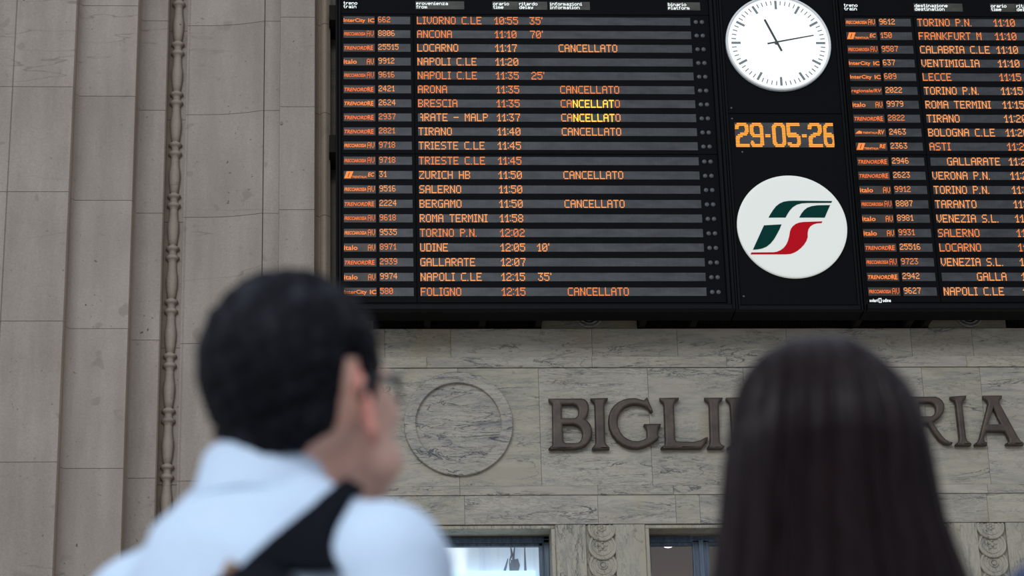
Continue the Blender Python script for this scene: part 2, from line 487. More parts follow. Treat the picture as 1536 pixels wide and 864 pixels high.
blocks(f, z743, z729, -.008, [690, 897, 1010, 1120, 1310, 1482], XE0, XE1, 736)
blocks(f, z786, z743, 0, [697, 897, 1014, 1050, 1300, 1482], XE0, XE1, 765)
f.box(XE0, XE1, .03, .15, z786, z493-.004, tone=.2)
wb = struct(build('wall_back', f, 'marble', attrs=True), 'veined grey marble wall with the ticket office sign')

# marble piers between the windows
f = MB()
op1 = (X(533, 0, 790), X(833, 0, 790)); op2 = (X(967.5, 0, 790), X(1420, 0, 783))
for a, b in ((XE0, op1[0]), (op1[1], op2[0]), (op2[1], op2[1]+(op2[0]-op1[1]))):
    w = b-a
    if w > .4:
        c = (a+b)/2
        for s0, s1 in ((a, c-.099), (c+.099, b)):
            f.slab(s0, s1-.001, 0, .3, 0, z786-.002, .004, blk=(rnd.uniform(0, 9),)*3, tone=1+rnd.uniform(-.03, .03))
        f.box(c-.0995, c+.0995, .022, .3, 0, z786-.002, blk=(rnd.uniform(0, 9),)*3, tone=.93)
    else:
        f.slab(a, b, 0, .3, 0, z786-.002, .004, blk=(3, 4, 5), tone=1.0)
a = op2[1]+(op2[0]-op1[1]); f.box(a, XE1, 0, .3, 0, z786-.002, tone=.95)
# raised fillet round each opening, soffit and sill wall
zf = Z(792.5, 0, 800)
for (a, b) in (op1, op2):
    f.slab(a, b, .012, .16, zf, z786-.003, .004, blk=(1, 2, 3), tone=1.0)
    f.box(a, b, .155, .30, zf+.0015, z786-.006, blk=(1, 2, 3), tone=(.60, .52, .46))  # darker brown tone puts the soffit's shade into its colour
    jw = .028
    f.slab(a, a+jw, .012, .30, 1.0, zf, .004, tone=1.0); f.slab(b-jw, b, .012, .30, 1.0, zf, .004, tone=1.0)
    f.box(a, b, 0.0, .30, 0, 1.0, tone=.9)
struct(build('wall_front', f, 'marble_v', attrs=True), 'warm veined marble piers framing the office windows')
f = MB(); f.box(XE0, XE1, 3.0, 3.1, 0, 12); f.box(XE0-.1, XE0, .3, 3.1, 0, 12); f.box(XE1, XE1+.1, .1, 3.1, 0, 12)
struct(build('wall_rear', f, 'mortar'), 'dark wall behind the office windows')

# carved columns of overlapping discs on the piers
def coins(name, cx, ztop, label):
    f = MB(); rr = .098; step = .132
    for k in range(9):
        cz = ztop-.022-step*k
        yo = .018-.0022*0
        def disc(r0):
            return [(r0, .03), (r0, -.004), (r0-.006, -.010), (r0-.016, -.010), (r0-.020, -.003), (r0-.030, -.003), (r0-.033, -.008), (r0-.041, -.008), (r0-.045, -.002), (.028, -.002)]
        tilt = .004
        n0 = len(f.v)
        f.lathe_y(cx, cz, disc(rr), 40)
        if k % 3 == 0:                                            # flower
            for q in range(6):
                f.ellipsoid((cx+.020*math.cos(q*PI/3+.5), -.003, cz+.020*math.sin(q*PI/3+.5)), (.012, .009, .012), None, 10, 6)
            f.ellipsoid((cx, -.007, cz), (.011, .009, .011), None, 10, 6)
        elif k % 3 == 1:                                          # little relief of leaves
            for q in range(5):
                f.ellipsoid((cx+.028*math.cos(q*2*PI/5+PI/2), -.002, cz+.028*math.sin(q*2*PI/5+PI/2)), (.013, .009, .010), None, 10, 6)
            f.ellipsoid((cx, -.004, cz), (.014, .010, .016), None, 10, 6)
        else:                                                     # ring
            f.lathe_y(cx, cz, [(.032, .02), (.032, -.008), (.026, -.012), (.020, -.008), (.018, 0), (.016, -.008), (.008, -.011), (.001, -.012)], 28)
        f.lathe_y(cx, cz, [(.0285, -.002), (.001, -.001)], 28)
        for i in range(n0, len(f.v)):                             # each disc leans under the one above it
            x, y, z = f.v[i]
            y += .019*max(0, (z-(cz-rr))/(2*rr))-.004
            if z > ztop-.001: z = ztop-.001
            f.v[i] = (x, y, z)
    f.blk = [(2, 3, 4)]*len(f.v); f.tone = [1.0]*len(f.v)
    return struct(build(name, f, 'marble_v', attrs=True, smooth=False), label)
c1 = (op1[1]+op2[0])/2; c2 = op2[1]+(op2[0]-op1[1])/2
coins('trim_2', X(903, 0, 800), z786-.004, 'carved marble discs on the pier between the two windows')
coins('trim_3', X(1487, 0, 800), z786-.004, 'carved marble discs on the pier at the right edge')

# round marble medallion
cx, cz = X(687.5, 0, 637), Z(636.5, 0, 687)
f = MB()
f.lathe_y(cx, cz, [(.378, .01), (.378, -.026), (.374, -.030), (.302, -.030), (.298, -.026), (.2975, -.003), (.290, -.001), (.27, -.003), (.20, -.009), (.10, -.012), (.001, -.013)], 128)
f.blk = [(2.2, 6.3, 3.1)]*len(f.v); f.tone = [1.0]*len(f.v)
struct(build('trim_4', f, 'marble_r', attrs=True, smooth=False), 'round plain marble medallion left of the sign letters')

# ---- dark mezzanine openings just above the marble, behind the boards
f = MB()
yb = .10
zb0, zb1 = z493, 11.5
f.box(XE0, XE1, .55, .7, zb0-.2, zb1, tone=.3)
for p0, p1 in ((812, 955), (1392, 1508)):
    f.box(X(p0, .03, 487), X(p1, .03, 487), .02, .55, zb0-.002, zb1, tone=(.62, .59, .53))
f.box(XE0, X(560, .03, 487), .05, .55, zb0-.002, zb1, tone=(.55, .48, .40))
struct(build('wall_upper', f, 'marble', attrs=True), 'dark wall strip behind the boards')
k = 5
for cxp in (884, 1455):
    f = MB(); cc = X(cxp, .0, 487)
    for r0 in (.098, .074, .050, .026):
        f.lathe_y(cc, zb0+.105, [(r0, .03), (r0, -.006), (r0-.005, -.010), (r0-.011, -.010), (r0-.014, .004), (.001, .004)], 40)
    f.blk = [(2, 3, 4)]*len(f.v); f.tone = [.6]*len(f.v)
    struct(build('trim_%d' % k, f, 'marble', attrs=True), 'carved round capital under the boards'); k += 1
for i, (p0, p1) in enumerate(((560, 812), (955, 1392), (1508, 1800))):
    f = MB()
    a, b = X(p0, .12, 487), X(p1, .12, 487)
    xx = a+.01
    while xx < b:
        f.box(xx, xx+.010, .09, .105, zb0, zb0+1.6); xx += .026
    f.box(a, b, .085, .11, zb0+.02, zb0+.035)
    f.box(a, b, .10, .13, zb0-.002, zb0+1.6)
    struct(build('trim_%d' % (k+i), f, 'soot'), 'sooty iron grille above the marble, under the boards')

# ------------------------------------------------------------------ office windows
def office_window(name, a, b, kind):
    y0 = .215
    zt = zf-.001
    root = struct(empty(name, ((a+b)/2, y0, 1.0)), 'blue-grey framed office window')
    fr = MB()
    st = .070
    a, b = a+.028, b-.028
    zi = Z(818.5, y0, 800)
    fr.box(a, b, y0, y0+.06, zi+.02, zt); fr.box(a, b, y0-.012, y0, zi+.040, zi+.046); fr.box(a+.02, b-.02, y0+.012, y0+.05, zi, zi+.02)
    fr.box(a, b, y0, y0+.06, 1.0, 1.08)
    for s in (-1, 1):
        e = a if s < 0 else b
        w = st if kind == 1 else .034
        fr.box(e, e-s*w*.55, y0, y0+.06, 1.0, zt); fr.box(e-s*w*.55, e-s*w*.62, y0-.008, y0+.05, 1.0, zi+.02)
        fr.box(e-s*w*.62, e-s*w, y0+.012, y0+.05, 1.0, zi+.02)
    xm = []
    if kind == 2:
        for pm in (1051.5, 1250):
            m = X(pm, y0, 830); xm.append(m)
            fr.box(m-.055, m+.055, y0, y0+.06, 1.0, zi+.03)
            fr.box(m-.016, m+.016, y0-.02, y0, 1.0, zi+.03)
            for s in (-1, 1):
                fr.box(m+s*.036, m+s*.044, y0-.008, y0, 1.0, zi+.02)
    build('window_frame', fr, 'paint', root, bevel=.004)
    edges = [a+.02]+xm+[b-.02]
    for q in range(len(edges)-1):
        g = MB(); g.box(edges[q], edges[q+1], y0+.028, y0+.034, 1.02, zi+.01)
        build('window_pane', g, 'pane', root)
    return root, a, b, zi, y0
w1, a, b, zi, y0 = office_window('window_1', *op1, 1)
g = MB(); g.box(a+.03, b-.03, .36, .37, 1.0, zi+.12); build('glow_panel', g, 'glow_panel', w1)  # added glowing panel that gives the pane its pale blue brightness
g = MB(); zc_ = Z(856.5, .34, 740); g.box(a+.03, X(803, .34, 850), .335, .35, zc_-.3, zc_); build('glow_strip', g, 'cyan', w1)  # added glowing strip for the brighter cyan low in the pane
g = MB()
for pts in (((766, 820), (768, 832), (764, 842), (766, 856)), ((772, 820), (770, 838), (773, 856)), ((787, 820), (788, 856)), ((762, 838), (757, 856))):
    pp = [P(x, y, .352) for x, y in pts]
    g.tube(pp, [.003+.006*(i % 2) for i in range(len(pp))], 6)
pl = [(766, 840), (777, 838), (780, 848), (778, 856), (765, 856)]
g.prism([(P(x, y, .35).x, P(x, y, .35).z) for x, y in pl][::-1], .349, .356)
build('hanging_cord', g, 'stain', w1)
w2, a, b, zi, y0 = office_window('window_2', *op2, 2)
g = MB(); g.box(a-.3, b+.3, 1.9, 1.95, .5, 6.6); g.box(a-.3, b+.3, .3, 1.95, 6.6, 6.65); build('interior_wall', g, 'inner', w2)
g = MB(); q = P(1002, 818.5, 1.2); g.ellipsoid((q.x, 1.2, q.z), (.036, .036, .016)); build('ceiling_lamp', g, 'lamp', w2, smooth=True)
pl_ = bpy.data.lights.new('ceiling_lamp_glow', 'POINT'); pl_.energy = 5; pl_.shadow_soft_size = .05; pl_.color = (1, .93, .85)
po = bpy.data.objects.new('ceiling_lamp_glow', pl_); COL.objects.link(po); po.location = (q.x+.2, 1.1, q.z-.25)

# ------------------------------------------------------------------ dot-matrix lettering
FONT = {
'A':"01110 10001 10001 11111 10001 10001 10001",'B':"11110 10001 10001 11110 10001 10001 11110",'C':"01111 10000 10000 10000 10000 10000 01111",
'D':"11110 10001 10001 10001 10001 10001 11110",'E':"11111 10000 10000 11110 10000 10000 11111",'F':"11111 10000 10000 11110 10000 10000 10000",
'G':"01111 10000 10000 10011 10001 10001 01111",'H':"10001 10001 10001 11111 10001 10001 10001",'I':"111 010 010 010 010 010 111",
'K':"10001 10010 10100 11000 10100 10010 10001",'L':"10000 10000 10000 10000 10000 10000 11111",'M':"10001 11011 10101 10101 10001 10001 10001",
'N':"10001 11001 11001 10101 10011 10011 10001",'O':"01110 10001 10001 10001 10001 10001 01110",'P':"11110 10001 10001 11110 10000 10000 10000",
'R':"11110 10001 10001 11110 10100 10010 10001",'S':"01111 10000 10000 01110 00001 00001 11110",'T':"11111 00100 00100 00100 00100 00100 00100",
'U':"10001 10001 10001 10001 10001 10001 01110",'V':"10001 10001 10001 10001 10001 01010 00100",'Z':"11111 00001 00010 00100 01000 10000 11111",
'0':"01110 10001 10011 10101 11001 10001 01110",'1':"0010 0110 1010 0010 0010 0010 0111",'2':"01110 10001 00001 00110 01000 10000 11111",
'3':"11111 00010 00100 00110 00001 10001 01110",'4':"00010 00110 01010 10010 11111 00010 00010",'5':"11111 10000 11110 00001 00001 10001 01110",
'6':"01110 10000 10000 11110 10001 10001 01110",'7':"11111 00001 00010 00010 00100 00100 00100",'8':"01110 10001 10001 01110 10001 10001 01110",
'9':"01110 10001 10001 01111 00001 00001 01110",':':"0 1 0 0 0 1 0",'.':"00 00 00 00 00 00 10",'-':"00000 00000 00000 11111 00000 00000 00000","'":"1 1 0 0 0 0 0",' ':"0000 0000 0000 0000 0000 0000 0000",
'a':"00000 00000 01110 00001 01111 10001 01111",'b':"10000 10000 11110 10001 10001 10001 11110",'d':"00001 00001 01111 10001 10001 10001 01111",
'e':"00000 00000 01110 10001 11111 10000 01110",'f':"0011 0100 1110 0100 0100 0100 0100",'i':"010 000 110 010 010 010 111",'l':"110 010 010 010 010 010 111",
'm':"00000 00000 11010 10101 10101 10101 10101",'n':"00000 00000 11110 10001 10001 10001 10001",'o':"00000 00000 01110 10001 10001 10001 01110",
'p':"00000 00000 11110 10001 11110 10000 10000",'r':"0000 0000 1011 1100 1000 1000 1000",'s':"00000 00000 01111 10000 01110 00001 11110",
't':"0100 0100 1110 0100 0100 0100 0011",'v':"00000 00000 10001 10001 10001 01010 00100",'y':"00000 00000 10001 10001 01111 00001 01110",'z':"00000 00000 11111 00010 00100 01000 11111"}
FONT = {k: v.split() for k, v in FONT.items()}
def dots(mb, text, x, ztop, dx, dz, y, fx=.90, fz=.74, xmax=None, clip_cols=0):
    "lit dots as small blocks standing on the display; returns the x after the text"
    th = .0015
    for ch in text:
        rows = FONT[ch]
        for r, row in enumerate(rows):
            c = 0
            while c < len(row):
                if row[c] == '1' and c >= clip_cols:
                    x0 = x+c*dx; z1 = ztop-r*dz
                    if xmax is None or x0+dx < xmax:
                        mb.box(x0, x0+dx*fx, y-th, y, z1-dz*fz, z1)
                c += 1
        clip_cols = 0
        x += (len(rows[0])+1)*dx
    return x
_txt = {}
def font_mesh(text, shear=0.0, bold=0.0, spacing=1.0):
    key = (text, shear, bold, spacing)
    if key in _txt: return _txt[key]
    c = bpy.data.curves.new('lettering', 'FONT'); c.body = text; c.size = 1; c.shear = shear; c.offset = bold; c.resolution_u = 2; c.space_character = spacing
    c.extrude = .01
    o = bpy.data.objects.new('lettering', c); COL.objects.link(o)
    dg = bpy.context.evaluated_depsgraph_get()
    me = bpy.data.meshes.new_from_object(o.evaluated_get(dg))
    v = np.array([p.co[:] for p in me.vertices]); fs = [tuple(p.vertices) for p in me.polygons]
    bpy.data.objects.remove(o); bpy.data.curves.remove(c); bpy.data.meshes.remove(me)
    lo, hi = v.min(0), v.max(0); v = (v-lo)/(hi-lo)
    _txt[key] = (v, fs); return _txt[key]
def put_text(mb, text, x0, x1, z0, z1, y, th=.0015, **k):
    v, fs = font_mesh(text, **k)
    mb.add([(x0+(x1-x0)*p[0], y-th*p[2], z0+(z1-z0)*p[1]) for p in v], fs)

# ------------------------------------------------------------------ the boards
YB = -.40                                    # front of the enamel plates
ZBOT, ZTOPB = Z(466.5, YB, 800), 9.36
ROW0, PITCH_Z, WH = 8.857, .1103, .0640      # bottom of the first display row, row pitch, display height
BX = lambda px: X(px, YB, 37)
SHIFT = 3.653
XL0, XL1 = X(503, YB, 200), X(1073.5, YB, 5)  # outer edges of the arrivals cabinet
XC1 = X(1257.0, YB, 5)                        # right edge of the clock cabinet
ITALO, ICITY = 'italo', 'InterCity'
left_rows = [
 ('IC', '662', 'LIVORNO C.LE', '10:55', "35'", ''), ('AV', '8806', 'ANCONA', '11:10', "70'", ''), ('RE', '25515', 'LOCARNO', '11:17', '', 'C'),
 ('it', '9912', 'NAPOLI C.LE', '11:20', '', ''), ('AV', '9616', 'NAPOLI C.LE', '11:35', "25'", ''), ('RE', '2421', 'ARONA', '11:35', '', 'C'),
 ('RE', '2624', 'BRESCIA', '11:35', '', 'Y'), ('RE', '2937', 'ARATE - MALP', '11:37', '', 'Y'), ('RE', '2821', 'TIRANO', '11:40', '', 'C'),
 ('AV', '9718', 'TRIESTE C.LE', '11:45', '', ''), ('AV', '9718', 'TRIESTE C.LE', '11:45', '', ''), ('EC', '31', 'ZURICH HB', '11:50', '', 'C'),
 ('AV', '9516', 'SALERNO', '11:50', '', ''), ('RE', '2224', 'BERGAMO', '11:50', '', 'C'), ('AV', '9618', 'ROMA TERMINI', '11:58', '', ''),
 ('AV', '9535', 'TORINO P.N.', '12:02', '', ''), ('it', '8971', 'UDINE', '12:05', "10'", ''), ('RE', '2939', 'GALLARATE', '12:07', '', ''),
 ('it', '9974', 'NAPOLI C.LE', '12:15', "35'", ''), ('IC', '580', 'FOLIGNO', '12:15', '', 'C')]
right_rows = [
 ('AV', '9612', 'TORINO P.N.', '11:10', '', ''), ('EC', '150', 'FRANKFURT M', '11:10', '', ''), ('AV', '9587', 'CALABRIA C.LE', '11:10', '', ''),
 ('IC', '637', 'VENTIMIGLIA', '11:10', '', ''), ('IC', '609', 'LECCE', '11:15', '', ''), ('RG', '2022', 'TORINO P.N.', '11:15', '', ''),
 ('it', '9979', 'ROMA TERMINI', '11:15', '', ''), ('RE', '2822', 'TIRANO', '11:20', '', ''), ('MV', '2463', 'BOLOGNA C.LE', '11:20', '', ''),
 ('TR', '2363', 'ASTI', '11:20', '', ''), ('RE', '2946', '>34GALLARATE', '11:20', '', ''), ('RE', '2623', 'VERONA P.N.', '11:25', '', ''),
 ('it', '9912', 'TORINO P.N.', '11:25', '', ''), ('AV', '8807', 'TARANTO', '11:25', '', ''), ('it', '8981', 'VENEZIA S.L.', '11:25', '', ''),
 ('it', '9931', 'SALERNO', '11:25', '', ''), ('RE', '25516', 'LOCARNO', '11:25', '', ''), ('AV', '9723', 'VENEZIA S.L.', '11:25', '', ''),
 ('RE', '2942', '>72GALLA', '11:30', '', ''), ('AV', '9627', 'NAPOLI C.LE', '11:30', '', '')]
DX, DZ = .0072, .00885
def category_text(mb, kind, x, z0):
    "tiny train-brand lettering in the first window; x is the window's left edge, z0 its bottom"
    w = .2265; y = YB-.006
    if kind == 'AV':
        put_text(mb, 'FRECCIAROSSA', x+.004, x+.158, z0+.018, z0+.044, y, shear=.25, bold=.02)
        dots(mb, 'AV', x+.168, z0+.056, .0046, .0066, y)
    elif kind == 'RE':
        put_text(mb, 'TRENORD', x+.006, x+.170, z0+.014, z0+.043, y, shear=.25, bold=.015)
        put_text(mb, 'RE', x+.172, x+.213, z0+.012, z0+.048, y, bold=.02)
    elif kind == 'it':
        put_text(mb, 'italo', x+.002, x+.096, z0+.012, z0+.048, y, bold=.012)
        dots(mb, 'AV', x+.168, z0+.052, .0046, .0066, y)
    elif kind == 'IC':
        put_text(mb, 'InterCity', x+.002, x+.158, z0+.008, z0+.046, y, bold=.012)
        put_text(mb, 'IC', x+.180, x+.224, z0+.014, z0+.046, y, bold=.02)
    elif kind == 'RG':
        put_text(mb, 'regionale/RV', x+.002, x+.222, z0+.010, z0+.046, y, shear=.15, bold=.012)
    elif kind == 'MV':
        mb.prism([(x+.004, z0+.022), (x+.052, z0+.022), (x+.052, z0+.036), (x+.034, z0+.046), (x+.022, z0+.038)], y-.0015, y)
        put_text(mb, 'TRENITALIA', x+.058, x+.166, z0+.022, z0+.036, y, bold=.01)
        put_text(mb, 'RV', x+.168, x+.216, z0+.016, z0+.052, y, shear=.2, bold=.01)
    else:
        for s, (a, b) in enumerate(((0, .020), (.026, .046))):
            mb.prism([(x+.004+a, z0+.006), (x+.004+b, z0+.006), (x+.022+b, z0+.058), (x+.022+a, z0+.058)], y-.0015, y)
        mb.prism([(x+.018, z0+.050), (x+.066, z0+.050), (x+.069, z0+.058), (x+.021, z0+.058)], y-.0016, y)
        mb.prism([(x+.004, z0+.006), (x+.046, z0+.006), (x+.049, z0+.014), (x+.007, z0+.014)], y-.0016, y)
        put_text(mb, 'TRENITALIA', x+.058, x+.162, z0+.008, z0+.024, y, bold=.01)
        put_text(mb, 'EC' if kind == 'EC' else 'RE', x+.170, x+.216, z0+.018, z0+.050, y, shear=.2, bold=.02)
def train_board(name, xs, x_left, x_right, rows, heads, label, fl=.040):
    root = empty(name, ((x_left+x_right)/2, -.3, ZBOT))
    tag(root, label, 'train board')
    c = MB(); c.box(x_left+.004, x_right-.004, YB+.012, -.20, ZBOT+.001, ZTOPB); build('casing', c, 'black', root, bevel=.004)
    fr = MB(); fb = .054                                                   # raised frame round the plates
    fr.slab(x_left+.002, x_left+fl*.42, YB-.030, YB+.02, ZBOT, ZTOPB, .005); fr.slab(x_left+fl*.47, x_left+fl, YB-.020, YB+.02, ZBOT+.04, ZTOPB, .006)
    fr.slab(x_right-fb*.42, x_right-.002, YB-.030, YB+.02, ZBOT, ZTOPB, .006); fr.slab(x_right-fb, x_right-fb*.47, YB-.020, YB+.02, ZBOT+.04, ZTOPB, .006)
    fr.slab(x_left+.02, x_right-.02, YB-.030, YB+.02, ZBOT, ZBOT+.040, .006)
    fr.slab(x_left+fl, x_right-fb, YB-.008, YB+.02, ZBOT+.044, ZBOT+.054, .003)
    build('frame', fr, 'black2', root)
    p = MB(); g = .003
    xa, xb, xd = x_left+fl+.002, BX(620)+xs, x_right-fb-.002
    zm = ROW0-PITCH_Z*9-.030; zh = ROW0+WH+.022
    for x0, x1 in ((xa, xb), (xb, xd)):
        for z0, z1 in ((ZBOT+.060, zm), (zm, zh)):
            p.slab(x0+g/2, x1-g/2, YB, YB+.02, z0+g/2, z1-g/2, .002)
    p.slab(xa, xd, YB, YB+.02, zh+g/2, ZTOPB-.02, .002)
    build('front_plate', p, 'black', root)
    # header strip
    zt = Z(2.5, YB, 520)
    for i, (word, sub, px0, pxend) in enumerate(heads):
        h = MB(); x0 = BX(px0)+xs; x1 = BX(pxend)+xs
        h.slab(x0-.006, x1, YB-.003, YB+.004, zt-.060, zt+.006, .001)
        hd = build('column_header', h, 'glass_head' if i else 'black', root)
        w = MB()
        dots(w, word, x0, zt, .0037, .0037, YB-.0035, 1.0, .95); dots(w, sub, x0, zt-.0285, .0037, .0037, YB-.0035, 1.0, .95)
        build('header_text', w, 'white_lit', hd)
    xc, xn, xdst, xend = BX(515)+xs, BX(566.3)+xs, BX(624.8)+xs, BX(1035.8)+xs
    for k, (kind, num, dest, tm, delay, info) in enumerate(rows):
        z0 = ROW0-PITCH_Z*k-(.0065 if k > 9 else 0)
        r = random.Random(k*17+int(xs*10))
        w = MB(); w.slab(xc, xc+.2265, YB-.004, YB+.004, z0, z0+WH, .0015); cw = build('train_category_display', w, 'glass_cat', root)
        t = MB(); category_text(t, kind, xc, z0)
        build('category_text', t, 'redor' if kind in ('AV', 'RE', 'RG') and k % 3 else 'orange', cw)
        w = MB(); w.slab(xn, BX(615.5)+xs, YB-.004, YB+.004, z0, z0+WH, .0015); nw = build('train_number_display', w, 'glass_num', root)
        t = MB(); dots(t, num, xn+.004, z0+WH-.003, .0052, .0066, YB-.0045)
        build('number_text', t, 'amber' if r.random() < .55 else 'orange', nw)
        w = MB(); w.slab(xdst, xend, YB-.004, YB+.004, z0, z0+WH, .0015); dw = build('destination_display', w, 'glass_num', root)
        t = MB(); zt_ = z0+WH-.0015
        if dest[0] == '>':
            off = int(dest[1:3])*.0062; dots(t, dest[3:], xdst+.003+off*.55, zt_, DX, DZ, YB-.0045)
        else:
            dots(t, dest, xdst+.003, zt_, DX, DZ, YB-.0045, clip_cols=2 if dest.startswith('ARATE') else 0)
        xt = BX(741.5)+xs
        tone = 'amber' if r.random() < .6 else 'orange'
        build('destination_text', t, tone, dw)
        t = MB(); dots(t, tm, xt, zt_, DX, DZ, YB-.0045); build('time_text', t, tone, dw)
        if delay:
            t = MB(); dots(t, delay, BX(794.5)+xs, zt_, DX, DZ, YB-.0045); build('delay_text', t, tone, dw)
        if info:
            xi = BX(836.5)+xs; t = MB()
            if info == 'C': dots(t, 'CANCELLATO', xi, zt_, DX, DZ, YB-.0045)
            else:
                x1 = dots(t, 'CA', xi, zt_, DX, DZ, YB-.0045); t2 = MB()
                x2 = dots(t2, 'NCELLAT', x1, zt_, DX, DZ, YB-.0045, 1.0, .95); dots(t, 'O', x2, zt_, DX, DZ, YB-.0045)
                hl = build('bright_text', t2, 'yellow', dw); hl['label'] = 'brighter yellow letters of the cancelled notice'
            build('notice_text', t, tone, dw)
        for q in range(2):
            px = (1043.9, 1053.0)[q]
            l = MB(); cxl = BX(px)+xs; czl = z0+WH*.46
            l.lathe_y(cxl, czl, [(.0165, YB), (.0165, YB-.004), (.0145, YB-.006), (.009, YB-.010), (.001, YB-.0115)], 16)
            build('indicator_lamp', l, 'lamp_off', root, smooth=True)
    return root
heads_l = [('treno', 'train', 515.3, 540), ('provenienza', 'from', 624.8, 697), ('orario', 'time', 740.5, 778), ('ritardo', 'delay', 779.6, 822), ('informazioni', 'information', 826, 886), ('binario', 'platform', 1003.5, 1051.8)]
heads_r = [('treno', 'train', 515.3, 540), ('destinazione', 'destination', 623.5, 697), ('orario', 'time', 740.5, 778), ('ritardo', 'delay', 779.6, 822), ('informazioni', 'information', 826, 886), ('binario', 'platform', 1003.5, 1051.8)]
arr = train_board('arrivals_board', 0, XL0, XL1, left_rows, heads_l, 'black arrivals board listing trains from Livorno to Foligno, left of the clock')
dep = train_board('departures_board', SHIFT, XC1, XC1+(XL1-XL0), right_rows, heads_r, 'black departures board listing trains to Torino and Frankfurt, right of the clock', fl=.026)
# maker's small white lettering at the foot of the departures board
t = MB(); q0, q1 = P(1304.5, 453.2, YB), P(1336, 448.2, YB)
put_text(t, 'solari', q0.x, q0.x+.058, q0.z, q1.z, YB-.001, bold=.01); put_text(t, 'udine', q0.x+.092, q1.x, q0.z, q1.z, YB-.001, bold=.01)
t.box(q0.x+.064, q0.x+.084, YB-.002, YB, q0.z-.004, q0.z); t.box(q0.x+.064, q0.x+.084, YB-.002, YB, q1.z, q1.z+.004)
t.box(q0.x+.064, q0.x+.068, YB-.002, YB, q0.z, q1.z); t.box(q0.x+.080, q0.x+.084, YB-.002, YB, q0.z, q1.z)
build('maker_lettering', t, 'white_lit', dep)
# steel brackets that carry the boards off the wall
def brackets(root, xs):
    for xp in xs:
        b = MB(); c = X(xp, .06, 487)
        b.box(c-.021, c+.021, -.201, .10, zb0+.012, zb0+.075)
        build('bracket', b, 'soot', root)
brackets(arr, (640, 722, 806, 961, 1037))
brackets(dep, (1281, 1358, 1384))
b = MB(); b.box(XL0-.045, XL0+.05, -.26, .5, Z(16, YB, 500), Z(-6, YB, 500)); build('bracket', b, 'soot', arr)
b = MB(); b.box(XL0-.045, XL0+.05, -.26, .5, Z(216, YB, 500), Z(190, YB, 500)); build('bracket', b, 'soot', arr)

# ---- clock cabinet between the boards
cab = tag(empty('clock_cabinet', ((XL1+XC1)/2, -.3, ZBOT)), 'tall black cabinet between the two train boards holding the clock', 'cabinet')
c = MB(); c.box(XL1+.003, XC1-.003, YB+.012, -.20, ZBOT+.001, ZTOPB); build('casing', c, 'black', cab, bevel=.004)
fr = MB(); fb = .040
for s, e in ((1, XL1), (-1, XC1)):
    a, b_ = e+s*.002, e+s*fb*.45
    fr.slab(min(a, b_), max(a, b_), YB-.009, YB+.02, ZBOT, ZTOPB, .004)
    a, b_ = e+s*fb*.55, e+s*fb
    fr.slab(min(a, b_), max(a, b_), YB-.005, YB+.02, ZBOT+.04, ZTOPB, .003)
fr.slab(XL1+.02, XC1-.02, YB-.010, YB+.02, ZBOT, ZBOT+.040, .006)
build('frame', fr, 'black2', cab)
p = MB(); zs_ = Z(170.5, YB, 1180)
p.slab(XL1+fb+.002, XC1-fb-.002, YB, YB+.02, ZBOT+.044, zs_-.002, .002); p.slab(XL1+fb+.002, XC1-fb-.002, YB, YB+.02, zs_+.002, ZTOPB-.02, .002)
build('front_plate', p, 'black', cab)
for px, py in ((1097, 162), (1098, 178), (1113.5, 228), (1115.5, 444.5)):
    sc = MB(); q = P(px, py, YB); sc.lathe_y(q.x, q.z, [(.007, YB), (.007, YB-.002), (.004, YB-.004), (.0005, YB-.0045)], 12)
    build('screw', sc, 'lamp_off', cab)

# ---- clock
q = P(1166.9, 64.5, YB-.02); ccx, ccz = (P(1087.7, 58, YB).x+P(1246, 70, YB).x)/2, P(1165, 64.0, YB-.02).z; RC = .3835
clk = tag(empty('station_clock', (ccx, YB, ccz-RC)), 'round white lit clock with dark hands near ten past eleven', 'clock')
f = MB(); f.lathe_y(ccx, ccz, [(RC, YB), (RC, YB-.020), (RC-.004, YB-.026), (RC-.012, YB-.027), (RC-.018, YB-.020), (RC-.020, YB-.010)], 128); build('rim', f, 'clock_rim', clk, smooth=True)
YF = YB-.014
f = MB(); f.lathe_y(ccx, ccz, [(RC-.012, YF+.010), (RC-.016, YF), (RC*.5, YF-.001), (.001, YF-.0015)], 128); build('dial', f, 'clock_face', clk, smooth=True)
for k in range(60):
    f = MB(); a = k*PI/30; big = k % 5 == 0
    r1 = RC*.893; r0 = r1-(.068 if big else .034); hw = .0085 if big else .0034
    d = Vector((math.sin(a), math.cos(a))); e = Vector((d.y, -d.x))
    pts = [d*r0-e*hw, d*r0+e*hw, d*r1+e*hw, d*r1-e*hw]
    f.prism([(ccx+p_.x, ccz+p_.y) for p_ in pts], YF-.004, YF)
    build('hour_mark' if big else 'minute_mark', f, 'mark', clk)
piv = P(1164.8, 63.9, YF-.012)
def hand(name, tip, tail, w0, w1, y):
    a, b_ = P(*tip, y), P(*tail, y); d = Vector((a.x-b_.x, a.z-b_.z)).normalized(); e = Vector((d.y, -d.x))
    A, B = Vector((a.x, a.z)), Vector((b_.x, b_.z))
    f = MB(); f.prism([tuple(B-e*w0), tuple(B+e*w0), tuple(A+e*w1), tuple(A-e*w1)], y-.003, y+.001); build(name, f, 'hand', clk)
hand('hour_hand', (1146.8, 29.3), (1172.6, 76.5), .0075, .0075, YF-.010)
hand('minute_hand', (1220.5, 53.0), (1151.2, 65.5), .0060, .0042, YF-.015)
f = MB(); f.lathe_y(piv.x, piv.z, [(.013, YF), (.013, YF-.018), (.001, YF-.019)], 20); build('hub', f, 'hand', clk)

